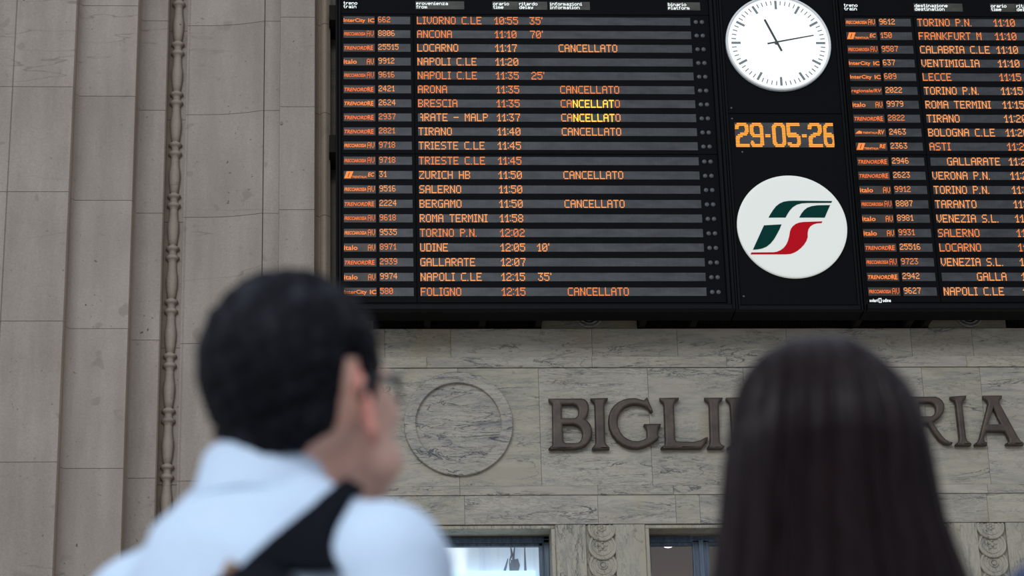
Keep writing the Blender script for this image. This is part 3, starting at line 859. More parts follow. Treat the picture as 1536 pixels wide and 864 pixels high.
# ---- date display
q0, q1 = P(1101.5, 185, YB), P(1251.5, 221, YB)
dx0, dz1 = P(1102, 184.5, YB).x, P(1102, 184.5, YB).z; dz0 = P(1104, 221, YB).z; dx1 = P(1250.5, 200, YB).x
dt = tag(empty('date_display', ((dx0+dx1)/2, YB, dz0)), 'orange lit date display reading 29-05-26 below the clock', 'display')
f = MB(); f.slab(dx0-.004, dx1, YB-.004, YB+.004, dz0-.002, dz1+.002, .0015); build('display_window', f, 'glass_num', dt)
DIG = {  # strokes in a cell one unit wide and 1.72 high, measured from the foot
'2': [[(.12, 1.34), (.16, 1.52), (.34, 1.61), (.68, 1.61), (.86, 1.48), (.86, 1.12), (.76, .97), (.36, .83), (.15, .66), (.13, .12), (.90, .12)]],
'9': [[(.14, .30), (.20, .16), (.38, .10), (.68, .10), (.86, .22), (.88, .80), (.88, 1.42), (.72, 1.61), (.34, 1.61), (.14, 1.46), (.14, 1.0), (.30, .80), (.86, .80)]],
'0': [[(.14, 1.42), (.32, 1.61), (.70, 1.61), (.88, 1.42), (.88, .30), (.70, .10), (.32, .10), (.14, .30), (.14, 1.42)]],
'5': [[(.86, 1.60), (.14, 1.60), (.14, .86), (.66, .86), (.86, .70), (.88, .30), (.70, .10), (.34, .10), (.15, .26)]],
'6': [[(.86, 1.61), (.40, 1.61), (.16, 1.42), (.14, .30), (.32, .10), (.70, .10), (.88, .28), (.88, .62), (.70, .84), (.16, .84)]],
'-': [[(.0, .82), (1.0, .82)]]}
def seg_d(p, a, b):
    ax, ay = a; bx, by = b; vx, vy = bx-ax, by-ay; L2 = vx*vx+vy*vy
    t = max(0, min(1, ((p[0]-ax)*vx+(p[1]-ay)*vy)/L2)) if L2 else 0
    return math.hypot(p[0]-ax-vx*t, p[1]-ay-vy*t)
cells = [('2', 220, 355), ('9', 364, 500), ('-', 517, 568), ('0', 585, 720), ('5', 730, 866), ('-', 882, 930), ('2', 944, 1084), ('6', 1095, 1213)]
wpx = (1200-220)
for ch, a, b_ in cells:
    f = MB()
    sx = (dx1-dx0)/980.0
    x0 = dx0+(a-222)*sx; cw = (b_-a)*sx; NR = 15
    for r in range(NR):
        z = dz0+(dz1-dz0)*(r+.5)/NR; vv = 1.72*(r+.5)/NR
        runs = []; on = None
        for i in range(61):
            u = i/60
            ins = any(seg_d((u, vv), s0, s1) < (.135 if ch != '-' else .10) for st in DIG[ch] for s0, s1 in zip(st, st[1:]))
            if ins and on is None: on = u
            if (not ins or i == 60) and on is not None: runs.append((on, u)); on = None
        for u0, u1 in runs:
            xa, xb_ = x0+u0*cw, min(x0+u1*cw, dx1-.002)
            if xb_-xa > .004: f.box(xa, xb_, YB-.0065, YB-.004, z-(dz1-dz0)/NR*.36, z+(dz1-dz0)/NR*.36)
    build('lit_character', f, 'date_lit' if 'date_lit' in M else 'amber', dt)

# ---- logo sign
lcx, lcz, RL = 3.2105, 7.2740, .3885
lg = tag(empty('logo_sign', (lcx, YB, lcz-RL)), 'round white lit sign with a green and red railway emblem', 'sign')
f = MB(); f.lathe_y(lcx, lcz, [(RL, YB), (RL, YB-.019), (RL-.003, YB-.0215), (RL-.02, YB-.022), (RL*.5, YB-.023), (.001, YB-.0235)], 128); build('disc', f, 'logo_face', lg, smooth=True)
def emblem(pts, mat, name):
    f = MB(); y = YB-.026
    pl = []
    for u, v in pts:
        p_ = P(1070+u/3.3217, 240+v/3.3217, YB-.024); pl.append((p_.x, p_.z))
    f.prism(pl[::-1], y, YB-.0225); build(name, f, mat, lg)
emblem([(275,287),(283,272),(297,250),(313,230),(330,217),(350,208),(375,204),(410,203),(592,205),(588,213),(470,214),(440,216),(415,223),(395,236),(380,253),(369,270),(360,287)], 'green', 'emblem_stroke')
emblem([(428,287),(438,268),(451,251),(468,238),(490,230),(520,226),(582,225),(568,256),(555,287)], 'green', 'emblem_stroke')
emblem([(252,326),(340,321),(330,345),(318,368),(303,394),(285,416),(265,432),(243,441),(222,445),(197,447)], 'green', 'emblem_stroke')
emblem([(185,470),(190,461),(300,460),(318,457),(334,450),(350,438),(362,423),(371,405),(378,380),(382,355),(387,342),(396,330),(410,319),(428,312),(450,309),(543,306),(540,314),(515,316),(498,321),(483,331),(474,345),(470,362),(470,385),(464,403),(452,422),(437,438),(420,452),(402,462),(385,468),(360,470)], 'red', 'emblem_stroke')

# ------------------------------------------------------------------ bronze letters of the ticket office sign
YS = -.055
def lpts(pts, ox, oy, s): return [(lambda p_: (p_.x, p_.z))(P(ox+u/s, oy+v/s, YS)) for u, v in pts]
def c1_(p): return lpts(p, 800, 570, 4.8)
def c2_(p): return lpts(p, 1340, 560, 2.8418)
def rawpx(p): return lpts(p, 0, 0, 1.0)
Bo = [(106,127),(350,126),(374,133),(393,150),(404,178),(406,208),(400,240),(390,262),(377,279),(398,293),(416,316),(427,345),(430,375),(425,408),(411,440),(388,467),(360,485),(330,494),(298,499),(108,501),(108,487),(135,462),(132,172),(108,148)]
Bh1 = [(210,178),(290,178),(309,186),(320,202),(322,225),(319,246),(310,260),(296,268),(210,268)]
Bh2 = [(216,322),(285,322),(312,328),(333,344),(346,366),(350,390),(346,414),(336,434),(318,446),(235,447),(222,436)]
I1 = [(408,125),(543,122),(541,140),(520,160),(516,180),(522,440),(530,457),(555,482),(553,500),(420,502),(420,485),(442,458),(446,440),(438,180),(434,160),(410,142)]
G1 = [(822,113),(868,225),(850,241),(826,208),(800,190),(765,180),(725,177),(690,185),(660,200),(636,224),(619,256),(612,296),(617,335),(632,370),(655,399),(685,420),(720,432),(760,432),(795,422),(815,408),(812,360),(806,340),(790,325),(795,310),(925,308),(921,330),(906,347),(904,392),(912,406),(904,424),(880,442),(845,466),(800,486),(755,496),(715,495),(672,486),(632,466),(595,435),(564,392),(544,345),(537,298),(541,250),(556,210),(580,177),(612,151),(650,133),(692,124),(740,123),(795,139)]
L1 = [(905,122),(1055,120),(1052,138),(1024,162),(1018,180),(1027,420),(1034,434),(1150,438),(1200,428),(1240,406),(1262,402),(1262,425),(1215,495),(915,496),(916,480),(942,462),(946,440),(936,180),(932,164),(910,146)]
I2 = [(1228,120),(1370,120),(1366,140),(1344,158),(1340,180),(1348,440),(1356,455),(1385,472),(1365,496),(1248,496),(1250,480),(1266,458),(1270,440),(1262,180),(1256,160),(1230,140)]
def E_at(x): return [(x+u, 595+v) for u, v in [(0,0),(60,-.6),(62,15),(58,17),(50,9),(43,7.5),(27,7.5),(26,10),(27.5,33),(38,33),(44,27),(47,27),(48,47),(45,47),(39,41),(28,41),(29,68),(31,70.5),(48,70.5),(56,66),(62,59),(65,60),(62,78),(2,78.5),(2,75),(8,71),(9,67),(6,13),(5,9),(0,4)]]
def T_at(x): return [(x+u*.92, 595+v) for u, v in [(0,0),(66,-.8),(69,17),(65,18),(58,9),(42,8),(41,11),(44,66),(47,71),(53,75),(53,78.5),(24,79),(24,75.5),(29,71),(30,67),(26,12),(25,8.5),(10,9),(4,18),(1,18)]]
R1 = [(28,96),(180,95),(198,101),(212,113),(221,130),(222,148),(216,168),(203,186),(186,199),(172,206),(196,243),(212,264),(228,280),(243,287),(258,291),(255,300),(238,304),(216,300),(194,284),(176,262),(158,234),(146,214),(121,213),(124,278),(128,288),(140,296),(140,307),(40,308),(40,297),(56,288),(59,278),(48,122),(44,112),(28,106)]
Rh = [(113,125),(160,125),(172,131),(179,143),(179,160),(174,172),(163,179),(118,179)]
I3 = [(240,95),(316,90),(314,105),(300,117),(298,130),(314,272),(320,285),(338,297),(335,308),(262,308),(264,297),(278,287),(280,275),(264,130),(260,117),(242,106)]
A1 = [(380,91),(468,90),(467,104),(456,116),(458,128),(536,270),(546,284),(560,294),(560,306),(478,306),(478,295),(492,288),(490,278),(474,248),(399,248),(390,276),(392,286),(405,293),(403,308),(344,308),(345,297),(358,288),(366,272),(402,128),(398,116),(382,105)]
Ah = [(428,150),(406,213),(457,213)]
letters = [([Bo, Bh1, Bh2], c1_, 'bronze letter B at the start of the word on the marble'), ([I1], c1_, 'bronze letter I standing between the B and the G'),
 ([G1], c1_, 'bronze letter G, third of the word on the marble'), ([L1], c1_, 'bronze letter L right of the G on the marble'),
 ([I2], c1_, 'bronze letter I right of the L, half way along the visible left part'), ([E_at(1088.5)], rawpx, 'bronze letter E whose stem shows at the left of the long dark hair'),
 ([T_at(1154.5)], rawpx, 'bronze letter T after the first E, behind the long dark hair'), ([T_at(1219)], rawpx, 'bronze letter T before the second E, behind the long dark hair'),
 ([E_at(1283)], rawpx, 'bronze letter E before the R, behind the long dark hair'), ([R1, Rh], c2_, 'bronze letter R just right of the long dark hair'),
 ([I3], c2_, 'bronze letter I standing between the R and the A'), ([A1, Ah], c2_, 'bronze letter A at the end of the word on the marble')]
for loops, conv, label in letters:
    cu = bpy.data.curves.new('outline', 'CURVE'); cu.dimensions = '2D'; cu.fill_mode = 'BOTH'; cu.extrude = .012; cu.bevel_depth = .014; cu.bevel_resolution = 3
    ws = [conv(l) for l in loops]
    ox = (min(p_[0] for p_ in ws[0])+max(p_[0] for p_ in ws[0]))/2; oz = min(p_[1] for p_ in ws[0])
    for w in ws:
        # pull the outline in by the bevel so the letter keeps its size
        sp = cu.splines.new('POLY'); sp.points.add(len(w)-1); sp.use_cyclic_u = True
        for i, (x, z) in enumerate(w): sp.points[i].co = (x-ox, z-oz, 0, 1)
    cu.offset = -.0175
    o = bpy.data.objects.new('outline', cu); COL.objects.link(o)
    me = bpy.data.meshes.new_from_object(o.evaluated_get(bpy.context.evaluated_depsgraph_get()))
    bpy.data.objects.remove(o)
    me.transform(Matrix.Rotation(PI/2, 4, 'X')); me.name = 'sign_letter'
    me.materials.clear(); me.materials.append(M['bronze'])
    o = bpy.data.objects.new('sign_letter', me); COL.objects.link(o); o.location = (ox, YS+.025, oz)
    tag(o, label, 'letter', 'bronze letters of the ticket office sign')

# ------------------------------------------------------------------ people
def fuse(mb, voxel, smooth=6, name='fused'):
    "one continuous skin over overlapping shapes"
    me = mb.mesh(name)
    bm = bmesh.new(); bm.from_mesh(me); bmesh.ops.recalc_face_normals(bm, faces=bm.faces); bm.to_mesh(me); bm.free()
    o = bpy.data.objects.new(name, me); COL.objects.link(o)
    r = o.modifiers.new('r', 'REMESH'); r.mode = 'VOXEL'; r.voxel_size = voxel
    s = o.modifiers.new('s', 'SMOOTH'); s.iterations = smooth; s.factor = .5
    out = bpy.data.meshes.new_from_object(o.evaluated_get(bpy.context.evaluated_depsgraph_get()))
    bpy.data.objects.remove(o)
    return out
def mesh_obj(name, me, mat, parent, smooth=True):
    if smooth: me.polygons.foreach_set('use_smooth', [True]*len(me.polygons))
    me.materials.clear(); me.materials.append(M[mat]); me.name = name
    o = bpy.data.objects.new(name, me); COL.objects.link(o); o.parent = parent
    return o
def raw_obj(name, mb, mat, parent, smooth=True):
    me = mb.mesh(name)
    bm = bmesh.new(); bm.from_mesh(me); bmesh.ops.recalc_face_normals(bm, faces=bm.faces); bm.to_mesh(me); bm.free()
    return mesh_obj(name, me, mat, parent, smooth)

class Fig:
    """proportions of a standing figure: origin between the feet, facing +y, right hand at +x"""
    def __init__(s, H=1.75, sh=.195, girth=1.0, tilt=12, turn=0, hy=.02, neck=.058, roll=0, hk=None, drop=0, hx=0, ear=0):
        s.ear = ear
        s.H, s.sh, s.g, s.neck = H, sh, girth, neck
        s.k = H/1.75
        s.hk = hk or s.k
        s.HC = Vector((hx, hy, H-.125*s.k-drop))                      # centre of the head
        s.hrot = Euler((R(tilt), R(roll), R(turn)), 'XYZ').to_matrix()   # tilt > 0 looks up
    def h(s, p): return s.HC + s.hrot@(Vector(p)*s.hk)
def head_shapes(F, mb, ears=True):
    k = F.hk
    rot = F.hrot.to_euler()
    def el(c, r, extra=None, nu=24, nv=14):
        q = F.hrot@Euler(extra).to_matrix() if extra else F.hrot
        mb.ellipsoid(F.h(c), [x*k for x in r], q.to_euler(), nu, nv)
    el((0, -.022, .030), (.0765, .094, .090))                     # skull
    el((0, -.040, -.005), (.068, .070, .070))                     # back of the skull
    el((0, .035, -.025), (.064, .060, .085))                      # face
    el((0, .048, -.075), (.053, .046, .042)); el((0, .080, -.102), (.023, .019, .019))   # jaw, chin
    for s in (-1, 1):
        el((s*.044, .058, -.020), (.024, .032, .028)); el((s*.030, .084, .020), (.030, .014, .010))   # cheekbone, brow
        el((s*.031, .079, .0), (.0145, .0125, .0125)); el((s*.045, .045, -.070), (.017, .04, .027))     # eyelid, jaw corner
        el((s*.011, .104, -.033), (.0085, .009, .008))
    mb.capsule(F.h((0, .092, .016)), .008*k, F.h((0, .113, -.028)), .0125*k, 12)                        # nose
    el((0, .096, -.060), (.024, .010, .0065)); el((0, .094, -.071), (.020, .010, .0075))                # lips
    if ears:
        for s in (-1, 1):
            # helix, bowl and lobe of an ear that stands off the head at its back edge
            q = F.hrot@Euler((R(-14), 0, s*R(34))).to_matrix()
            base = Vector((s*.081, -.032, -.004-F.ear))
            pts = []
            for i in range(19):
                a = R(-60)+R(300)*i/18
                pts.append(F.h(base)+q@(Vector((0, -.0175*math.cos(a)*(1 if math.sin(a) > 0 else .8)-.003, (.036)*math.sin(a)))*k))
            mb.tube(pts, [.0058*k]*19, 8)
            mb.ellipsoid(F.h(base)+q@Vector((-s*.004, 0, 0)), (.0042*k, .016*k, .030*k), q.to_euler(), 14, 10)
            mb.ellipsoid(F.h(base)+q@Vector((0, .004, -.031)), (.0055*k, .009*k, .011*k), q.to_euler(), 12, 8)
            mb.capsule(F.h((s*.066, -.012, -.004-F.ear)), .014*k, F.h(base+Vector((0, .010, 0))), .007*k, 10)
def neck_shapes(F, mb):
    k = F.k
    a = F.h((0, -.020, -.055)); b = Vector((0, -.030, 1.425*k))
    mb.capsule(a, F.neck*k*.95, b, (F.neck+.006)*k, 20)
    c = F.h((0, .012, -.085)); mb.capsule(c, (F.neck-.014)*k, Vector((0, .0, 1.42*k)), F.neck*k, 16)
def torso_secs(F, add=0.0):
    k, g, sh = F.k, F.g, F.sh
    b = [(1.425, -.018, .062, .056), (1.41, -.020, .100, .070), (1.39, -.022, sh*.74, .084), (1.36, -.022, sh*.92, .096), (1.30, -.018, sh*.94, .112*g),
         (1.20, -.008, sh*.88, .120*g), (1.08, .0, sh*.80, .112*g), (.98, .004, sh*.80, .112*g), (.90, -.004, sh*.86, .118*g), (.84, -.008, sh*.86, .112*g)]
    return [(z*k+(add*.6 if z > 1.4 else 0), 0, cy*k, rx*k+add, ry*k+add) for z, cy, rx, ry in b]
def arm_pts(F, s, bend=.0):
    k = F.k
    return Vector((s*F.sh*k, -.018*k, 1.345*k)), Vector((s*(F.sh+.055)*k, -.045*k, 1.075*k)), Vector((s*(F.sh+.045)*k, .055*k, .835*k))
def body(F, name='person', hands=True):
    k = F.k; mb = MB()
    head_shapes(F, mb); neck_shapes(F, mb); mb.loft(torso_secs(F)[::-1], 36)
    for s in (-1, 1):
        a, e, w = arm_pts(F, s)
        mb.ellipsoid(a, (.060*k, .062*k, .062*k)); mb.capsule(a, .052*k, e, .038*k); mb.capsule(e, .039*k, w, .027*k)
        d = Vector((0, .10, -.995)).normalized(); side = Vector((0, .995, .10)).normalized(); out = Vector((s, 0, 0))
        palm = w+d*.052*k
        q = Matrix((out, side, -d)).transposed()
        mb.ellipsoid(palm, (.015*k, .041*k, .052*k), q.to_euler(), 16, 10)
        for i, (o_, L) in enumerate(((-.029, .060), (-.010, .074), (.010, .080), (.029, .070))):
            p0 = w+d*.092*k+side*o_*k; p1 = p0+d*L*.5*k-out*.006*k; p2 = p1+d*L*.48*k-out*.020*k
            mb.tube([p0-d*.02*k, p0, p1, p2], [.0085*k, .0088*k, .0078*k, .0064*k], 8)
        p0 = w+d*.030*k+side*.034*k; p1 = p0+d*.034*k+side*.020*k-out*.010*k; p2 = p1+d*.030*k+side*.004*k-out*.008*k
        mb.tube([p0, p1, p2], [.012*k, .0105*k, .008*k], 8)
        hip, kn, an = Vector((s*.088*k, -.005*k, .87*k)), Vector((s*.098*k, .012*k, .48*k)), Vector((s*.104*k, -.030*k, .085*k))
        mb.capsule(hip, .082*k, kn, .055*k); mb.capsule(kn, .054*k, an, .036*k)
        mb.ellipsoid((s*.108*k, .045*k, .034*k), (.038*k, .115*k, .034*k))
    o = mesh_obj(name, fuse(mb, .0062, 4), 'skin', None)
    return o
def garment_top(F, add, mat, name, wr=.006, low=.80, seed=0):
    k = F.k; mb = MB()
    secs = torso_secs(F, add)
    secs[-1] = (low*k, 0, -.008*k, secs[-1][3]+.008, secs[-1][4]+.008)
    mb.loft(secs[::-1], 40)
    for s in (-1, 1):
        a, e, w = arm_pts(F, s)
        mb.ellipsoid(a+Vector((0, 0, -.004)), (.056*k+add, .060*k+add, .057*k+add)); mb.capsule(a, .054*k+add, e, .043*k+add); mb.capsule(e, .043*k+add, w, .031*k+add*.8)
        mb.capsule((s*.045*k, -.026*k, 1.425*k), .036*k+add*.4, (s*F.sh*.86*k, -.022*k, 1.355*k), .045*k+add*.5)     # slope of the shoulder
    me = fuse(mb, .009, 10)
    for v in me.vertices:
        p = v.co
        q = Vector((p.x*5+seed, p.y*5, p.z*3.2))
        n = noise.fractal(q, 1.0, 2.0, 3)
        fold = 1-abs(noise.noise(Vector((p.x*4+p.z*5+seed, p.y*3, p.z*2.5-p.x*3))))*2
        v.co = p+v.normal*(wr*n+wr*.8*max(0, fold)**3)
    return me
def legs(F, root):
    k = F.k; mb = MB()
    mb.loft([(.82*k, 0, -.008*k, .168*k, .122*k), (.90*k, 0, -.006*k, .170*k, .124*k), (.99*k, 0, .002*k, .166*k, .122*k)], 36)
    for s in (-1, 1):
        hip, kn, an = Vector((s*.088*k, -.005*k, .87*k)), Vector((s*.098*k, .012*k, .48*k)), Vector((s*.104*k, -.026*k, .09*k))
        mb.capsule(hip, .094*k, kn, .070*k); mb.capsule(kn, .070*k, an, .058*k)
    mesh_obj('trousers', fuse(mb, .012, 6), 'trousers', root)
    for s in (-1, 1):
        sh = MB(); x = s*.108*k
        sh.loft([(0, x, .040*k, .046*k, .135*k), (.016, x, .040*k, .048*k, .137*k), (.02, x, .040*k, .045*k, .131*k), (.05*k, x, .030*k, .043*k, .115*k), (.075*k, x, -.005*k, .042*k, .075*k), (.11*k, x, -.028*k, .045*k, .05*k)], 28)
        raw_obj('shoe', sh, 'shoe', root)
def skull_bvh(F):
    mb = MB(); head_shapes(F, mb, False)
    m2 = MB(); neck_shapes(F, m2); mb.add(m2.v, m2.f)
    me = fuse(mb, .006, 4); bm = bmesh.new(); bm.from_mesh(me)
    t = BVHTree.FromBMesh(bm); bm.free(); bpy.data.meshes.remove(me)
    return t

def place(root, px, py, Y, F, rz):
    "stand the figure on the floor so that its head is seen at (px, py)"
    q = P(px, py, Y)
    off = Matrix.Rotation(rz, 3, 'Z')@F.HC
    root.location = (q.x-off.x, q.y-off.y, 0); root.rotation_euler = (0, 0, rz)
    return q.z-F.HC.z

# ---- man with a black strap over his white shirt
FM = Fig(1.7655, .140, 1.0, tilt=19, turn=5, hy=.018, hx=.034, neck=.052, roll=-3, hk=.965, drop=.086, ear=.016)
RZM = R(-36)
man = body(FM)
tag(man, 'person with short black hair, spectacles and white shirt looking up at the board', 'person')
dzm = place(man, 466, 612, -13.67, FM, RZM)
print('man head height error', round(dzm, 3))
man.data.materials.append(M['ear'])
for pg in man.data.polygons:
    q = FM.hrot.transposed()@(pg.center-FM.HC)/FM.hk
    if abs(q.x) > .0765 and -.062 < q.y < .004 and -.075 < q.z < .04: pg.material_index = 1
def short_hair(F, root, mat):
    t = skull_bvh(F)
    c = F.h((0, -.02, .02)); nu, nv = 220, 130
    vs = {}; mb = MB(); grid = []
    for i in range(nv+1):
        th = PI*i/nv; row = []
        for j in range(nu):
            ph = 2*PI*j/nu
            d = Vector((math.sin(th)*math.cos(ph), math.sin(th)*math.sin(ph), math.cos(th)))   # head axes
            x, y, z = d
            az = math.atan2(y, abs(x))                         # 90 deg = straight ahead, -90 = nape
            azd = math.degrees(az); elv = math.degrees(math.asin(z))
            # lower edge of the hair by direction
            if azd > 50: low = 42
            elif azd > 22: low = 42-(50-azd)*1.2
            elif azd > 2: low = -10-(22-azd)*1.5                # sideburn
            elif azd > -20: low = 12
            elif azd > -38: low = 12-(-20-azd)*2.7
            else: low = -37-(-38-azd)*.26
            low += 2.2*noise.noise(Vector((ph*6, th*3, 1)))
            m = (elv-low)/16.0
            hit = t.ray_cast(c, F.hrot@d)
            p = hit[0] if hit[0] is not None else c+F.hrot@d*.08
            top = max(0, z)
            full = .014+.012*top+.004*max(0, -y)*(1 if z > -.2 else 0)
            full += .0032*noise.noise(d*7)+.0016*noise.noise(Vector((x*26, y*26, z*9)))+.0012*noise.noise(Vector((x*60, y*60, z*20)))
            if m < 0: th_ = -.004
            else: th_ = -.0015+(full+.0015)*min(1, m)**.75
            row.append((p+(F.hrot@d)*th_, m))
        grid.append(row)
    fs = []
    V = [q[0] for r in grid for q in r]; Mk = [q[1] for r in grid for q in r]
    for i in range(nv):
        for j in range(nu):
            f = (i*nu+j, i*nu+(j+1) % nu, (i+1)*nu+(j+1) % nu, (i+1)*nu+j)
            if max(Mk[q] for q in f) > -.35: fs.append(f)
    mb.add(V, fs)
    o = raw_obj('hair', mb, mat, root)
    return o
short_hair(FM, man, 'hair')
mesh_obj('shirt', garment_top(FM, .014, 'shirt', 'shirt', .0055, seed=3), 'shirt', man)
legs(FM, man)
# shirt collar, a folded band round the neck
col = MB(); kk = FM.k
rows = []
NB = 56
def collar_ring(dz, dr, pitch=.0):
    r_ = []
    for j in range(NB):
        a = 2*PI*j/NB
        x, y = math.cos(a), math.sin(a)
        base = 1.434+.002*(-y) - (.030*max(0, y)**2)
        r_.append((.006+(.059+dr)*kk*x, -.024*kk+(.058+dr)*kk*y+.008*dz/.04, (base+dz)*kk))
    return r_
for dz, dr in ((-.040, .006), (.0, .001), (.040, -.003), (.050, -.001), (.052, .003), (.046, .006), (.020, .009), (-.002, .0125), (-.006, .0115), (-.004, .006)):
    rows.append(collar_ring(dz, dr))
col.grid(rows, True)
raw_obj('collar', col, 'shirt', man)
# spectacles worn by the man
gl = MB()
def hp(p): return FM.h(p)
for s in (-1, 1):
    pts = [hp((s*.033+.026*math.cos(a)*1.0, .100-.006*abs(math.cos(a)), -.002+.019*math.sin(a))) for a in [2*PI*i/22 for i in range(23)]]
    gl.tube(pts, .0022, 8, caps=False)
    gl.tube([hp((s*.058, .095, .008)), hp((s*.070, .080, .010)), hp((s*.081, .03, .012)), hp((s*.086, -.018, .014)), hp((s*.090, -.040, .006)), hp((s*.088, -.056, -.010))], [.003, .0036, .0034, .0032, .003, .0025], 8)
gl.tube([hp((-.008, .104, .004)), hp((0, .107, .008)), hp((.008, .104, .004))], .002, 8)
def place_like(o, src):
    o.location = src.location; o.rotation_euler = src.rotation_euler
gobj = raw_obj('spectacles', gl, 'specs', None); place_like(gobj, man)
tag(gobj, 'dark rimmed spectacles worn by the person with short black hair', 'glasses')
for s in (-1, 1):
    ln = MB(); pts = [hp((s*.033+.0255*math.cos(2*PI*i/22), .0995-.006*abs(math.cos(2*PI*i/22)), -.002+.0185*math.sin(2*PI*i/22))) for i in range(22)]
    ln.add(pts, [tuple(range(22))]); l = raw_obj('spectacle_lens', ln, 'lens', gobj, False)
# black shoulder bag: broad strap over the right shoulder, bag on the back
def shirt_bvh(o):
    bm = bmesh.new(); bm.from_mesh(o.data); t = BVHTree.FromBMesh(bm); bm.free(); return t
tb = shirt_bvh([c for c in man.children if c.name.startswith('shirt')][0])
def local(px, py, Y):
    p = P(px, py, Y)-man.location
    return Matrix.Rotation(-RZM, 3, 'Z')@p
camL = Matrix.Rotation(-RZM, 3, 'Z')@(CAM-man.location)
def on_shirt(px, py, lift):
    tgt = local(px, py, man.location.y)
    d = (tgt-camL).normalized()
    h = tb.ray_cast(camL, d)
    if h[0] is None:
        n = tb.find_nearest(tgt); return n[0]+n[1]*lift, n[1]
    return h[0]+h[1]*lift, h[1]
bag = empty('shoulder_bag', (0, 0, 0)); place_like(bag, man)
tag(bag, 'black shoulder bag with a broad strap across the white shirt', 'bag')
Lpts = [(536, 728), (500, 745), (470, 765), (445, 785), (415, 808), (385, 830), (350, 862)]
Rpts = [(560, 726), (542, 742), (522, 768), (510, 790), (504, 812), (506, 835), (528, 864)]
st = MB(); outer = []
for i in range(len(Lpts)*4-3):
    a = i/4; k0 = min(int(a), len(Lpts)-2); f_ = a-k0
    l = [Lpts[k0][q]*(1-f_)+Lpts[k0+1][q]*f_ for q in (0, 1)]; r_ = [Rpts[k0][q]*(1-f_)+Rpts[k0+1][q]*f_ for q in (0, 1)]
    outer.append([on_shirt(l[0]*(1-q/8)+r_[0]*q/8, l[1]*(1-q/8)+r_[1]*q/8, 0)[0] for q in range(9)])
# carry the strap over the shoulder to the chest
for t_ in range(6):
    outer.insert(0, [tb.find_nearest(p+Vector((-.003, .030, .004 if t_ < 2 else -.028)))[0] for p in outer[0]])
for it in range(5):
    outer = [[(outer[max(i-1, 0)][q]+outer[i][q]*2+outer[min(i+1, len(outer)-1)][q]+outer[i][max(q-1, 0)]*.5+outer[i][min(q+1, 8)]*.5)/5 for q in range(9)] for i in range(len(outer))]
rows = []
for r_ in outer:
    ns = [tb.find_nearest(p) for p in r_]
    rows.append([n[0]+n[1]*.012 for n in ns]+[n[0]-n[1]*.004 for n in ns][::-1])
st.grid(rows, True, True)
raw_obj('strap', st, 'strap', bag)
bb = MB()
bc = (on_shirt(430, 860, 0)[0])
bb.ellipsoid((bc.x, bc.y-.055, bc.z-.20), (.125, .060, .20), None, 30, 20)
bb.box(bc.x-.10, bc.x+.10, bc.y-.10, bc.y-.012, bc.z-.36, bc.z-.06)
mesh_obj('bag_body', fuse(bb, .010, 14), 'strap', bag)
lt = MB(); rows = []
for i in range(6):
    row = []
    for q in range(5):
        u, v = q/4, i/5
        p, n = on_shirt(346-14*v+12*u+(0 if v else 2), 843+30*v+6*u, .008); row.append(p)
    ri = [p-on_shirt(345, 850, 0)[1]*.012 for p in row]
    rows.append(row+ri[::-1])
lt.grid(rows, True, True)
o = raw_obj('leather_tab', lt, 'leather', bag); o['label'] = 'tan leather tab'

# ---- woman with long dark hair
FW = Fig(1.635, .172, .92, tilt=8, turn=0, hy=.02, neck=.046, hk=.86)
RZW = R(2)
YW = -13.6
wom = body(FW); wom.data.materials[0] = M['skin2']
tag(wom, 'person with long straight dark brown hair seen from behind', 'person')
dzw = place(wom, 1246, 690, YW, FW, RZW)
print('woman head height error', round(dzw, 3))
mesh_obj('top', garment_top(FW, .012, 'dark_top', 'top', .004, seed=9), 'dark_top', wom)
legs(FW, wom)
def wl_(px, py, Y=None):
    p = P(px, py, YW-.03 if Y is None else Y)-wom.location
    return Matrix.Rotation(-RZW, 3, 'Z')@p
outline = [(503, 1212, 1254), (506.7, 1196, 1270), (513, 1178, 1284), (524, 1158, 1301), (535, 1145, 1313), (547, 1135, 1324), (568, 1124, 1341), (590, 1117, 1358), (613, 1111, 1369), (658, 1102, 1385), (702, 1094, 1396),
           (747, 1089, 1405), (791, 1084, 1416), (836, 1079, 1434), (880, 1072, 1452), (940, 1066, 1462), (1010, 1066, 1462), (1090, 1074, 1450), (1140, 1085, 1440)]
hs = MB(); NA = 260
hc = FW.HC
tw = skull_bvh(FW)
zr = []
for py, l, r_ in outline:
    a, b = wl_(l, py), wl_(r_, py)
    zr.append(((a.z+b.z)/2, a.x, b.x))
def interp(z):
    for (z0, l0, r0), (z1, l1, r1) in zip(zr, zr[1:]):
        if z0 >= z >= z1:
            t = (z0-z)/(z0-z1); return l0+(l1-l0)*t, r0+(r1-r0)*t
    return zr[-1][1:]
ztop, zbot = zr[0][0], zr[-1][0]
rows_o, rows_i = [], []
NZ = 120
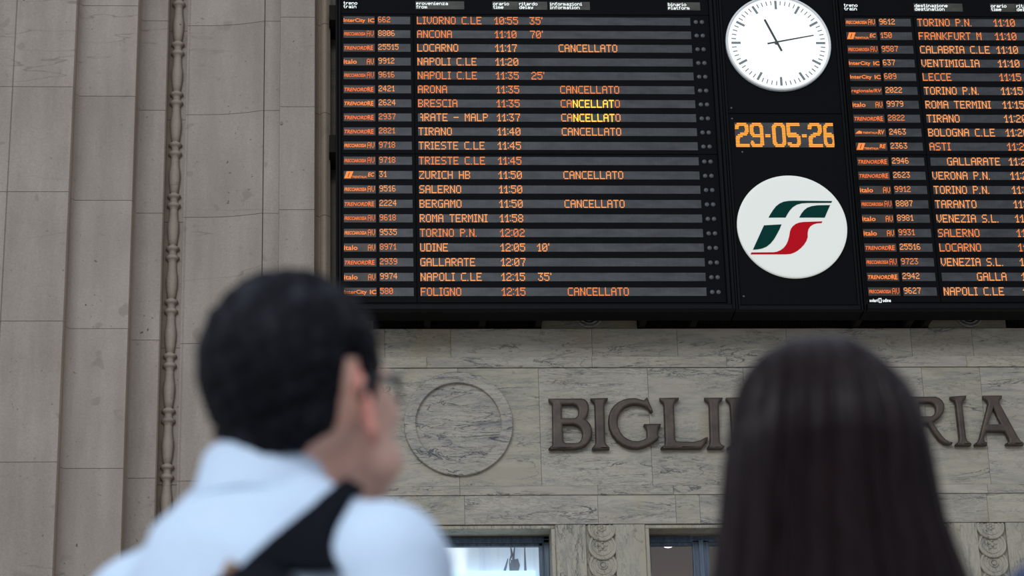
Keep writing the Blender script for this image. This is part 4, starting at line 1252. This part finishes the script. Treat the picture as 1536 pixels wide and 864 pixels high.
for i in range(NZ+1):
    u = i/NZ; z = ztop-(ztop-zbot)*(u**1.5)
    l, r_ = interp(z); cx = (l+r_)/2; hw = (r_-l)/2
    s = ztop-z
    # depth of the hair: round over the skull, flatter down the back
    dome = math.sqrt(max(0, 1-(1-min(1, s/.13))**2))
    back = .108*dome if s < .13 else .108-.030*min(1, (s-.13)/.16)
    cy = hc.y-.020 if s < .13 else hc.y-.020-.012*min(1, (s-.13)/.2)
    front = .098*dome if s < .055 else None
    ro, ri = [], []
    # angle measured from straight back; the face stays free below the fringe
    amax = R(180) if s < .040 else R(180)-R(62)*min(1, (s-.040)/.06)
    for j in range(NA+1):
        a = -amax+2*amax*j/NA
        sx, sy = math.sin(a), -math.cos(a)
        ry = back if sy < 0 else (front if front else .085*max(.25, 1-(s-.055)*2.2))
        lock = noise.noise(Vector((a*4.2, z*.9, 3)))*.013+noise.noise(Vector((a*9, z*1.0, 5)))*.007+noise.noise(Vector((a*17, z*1.5, 8)))*.0055+noise.noise(Vector((a*52, z*2.0, 1)))*.0014
        lock *= min(1, s/.06)
        k1 = 1+lock/max(.05, hw)
        ro.append(Vector((cx+hw*k1*sx, cy+ry*sy+lock*sy*1.0, z+ (.004*noise.noise(Vector((a*30, 0, 2))) if u > .97 else 0))))
        k2 = max(.2, 1-.020/max(.03, hw)) if s > .02 else .6
        ri.append(Vector((cx+hw*k2*sx, cy+ry*.82*sy, z-(.012 if s < .03 else 0))))
    for j in range(NA+1):
        for rr, mrg in ((ri, .003), (ro, .010)):
            dlt = rr[j]-hc; L_ = dlt.length
            if L_ < .2 and abs(-amax+2*amax*j/NA) < R(112) or s < .04:
                hit = tw.ray_cast(hc, dlt.normalized())
                if hit[0] is not None and (hit[0]-hc).length+mrg > L_: rr[j] = hc+dlt.normalized()*((hit[0]-hc).length+mrg)
    rows_o.append(ro); rows_i.append(ri)
n_ = NA+1
V = [p for r in rows_o for p in r]+[p for r in rows_i for p in r]; fs = []; OFF = len(rows_o)*n_
for i in range(NZ):
    for j in range(NA):
        a, b = i*n_+j, i*n_+j+1
        fs.append((a, b, b+n_, a+n_)); fs.append((OFF+a, OFF+a+n_, OFF+b+n_, OFF+b))
    for j in (0, NA):
        a = i*n_+j; fs.append((a, a+n_, OFF+a+n_, OFF+a))
for j in range(NA):
    a = NZ*n_+j; fs.append((a, a+1, OFF+a+1, OFF+a))
fs.append(tuple(range(NA, -1, -1)))
hs.add(V, fs)
raw_obj('hair', hs, 'hair_w', wom)

# ---- someone nearer in a blue top, only a shoulder in view
FB = Fig(1.614, .19, 1.0, tilt=5, hy=.02)
blu = body(FB)
tag(blu, 'person in a blue top, only a blurred shoulder showing at the right edge', 'person')
q = P(1532, 848, -13.98)
blu.location = (q.x+.185, -13.98, 0); blu.rotation_euler = (0, 0, R(12))
HB = q.z
mesh_obj('top', garment_top(FB, .012, 'blue_top', 'top', .004, seed=5), 'blue_top', blu)
legs(FB, blu)
short_hair(FB, blu, 'hair')
print('blue shoulder z', round(HB, 3), 'own', round(1.40*FB.k, 3))
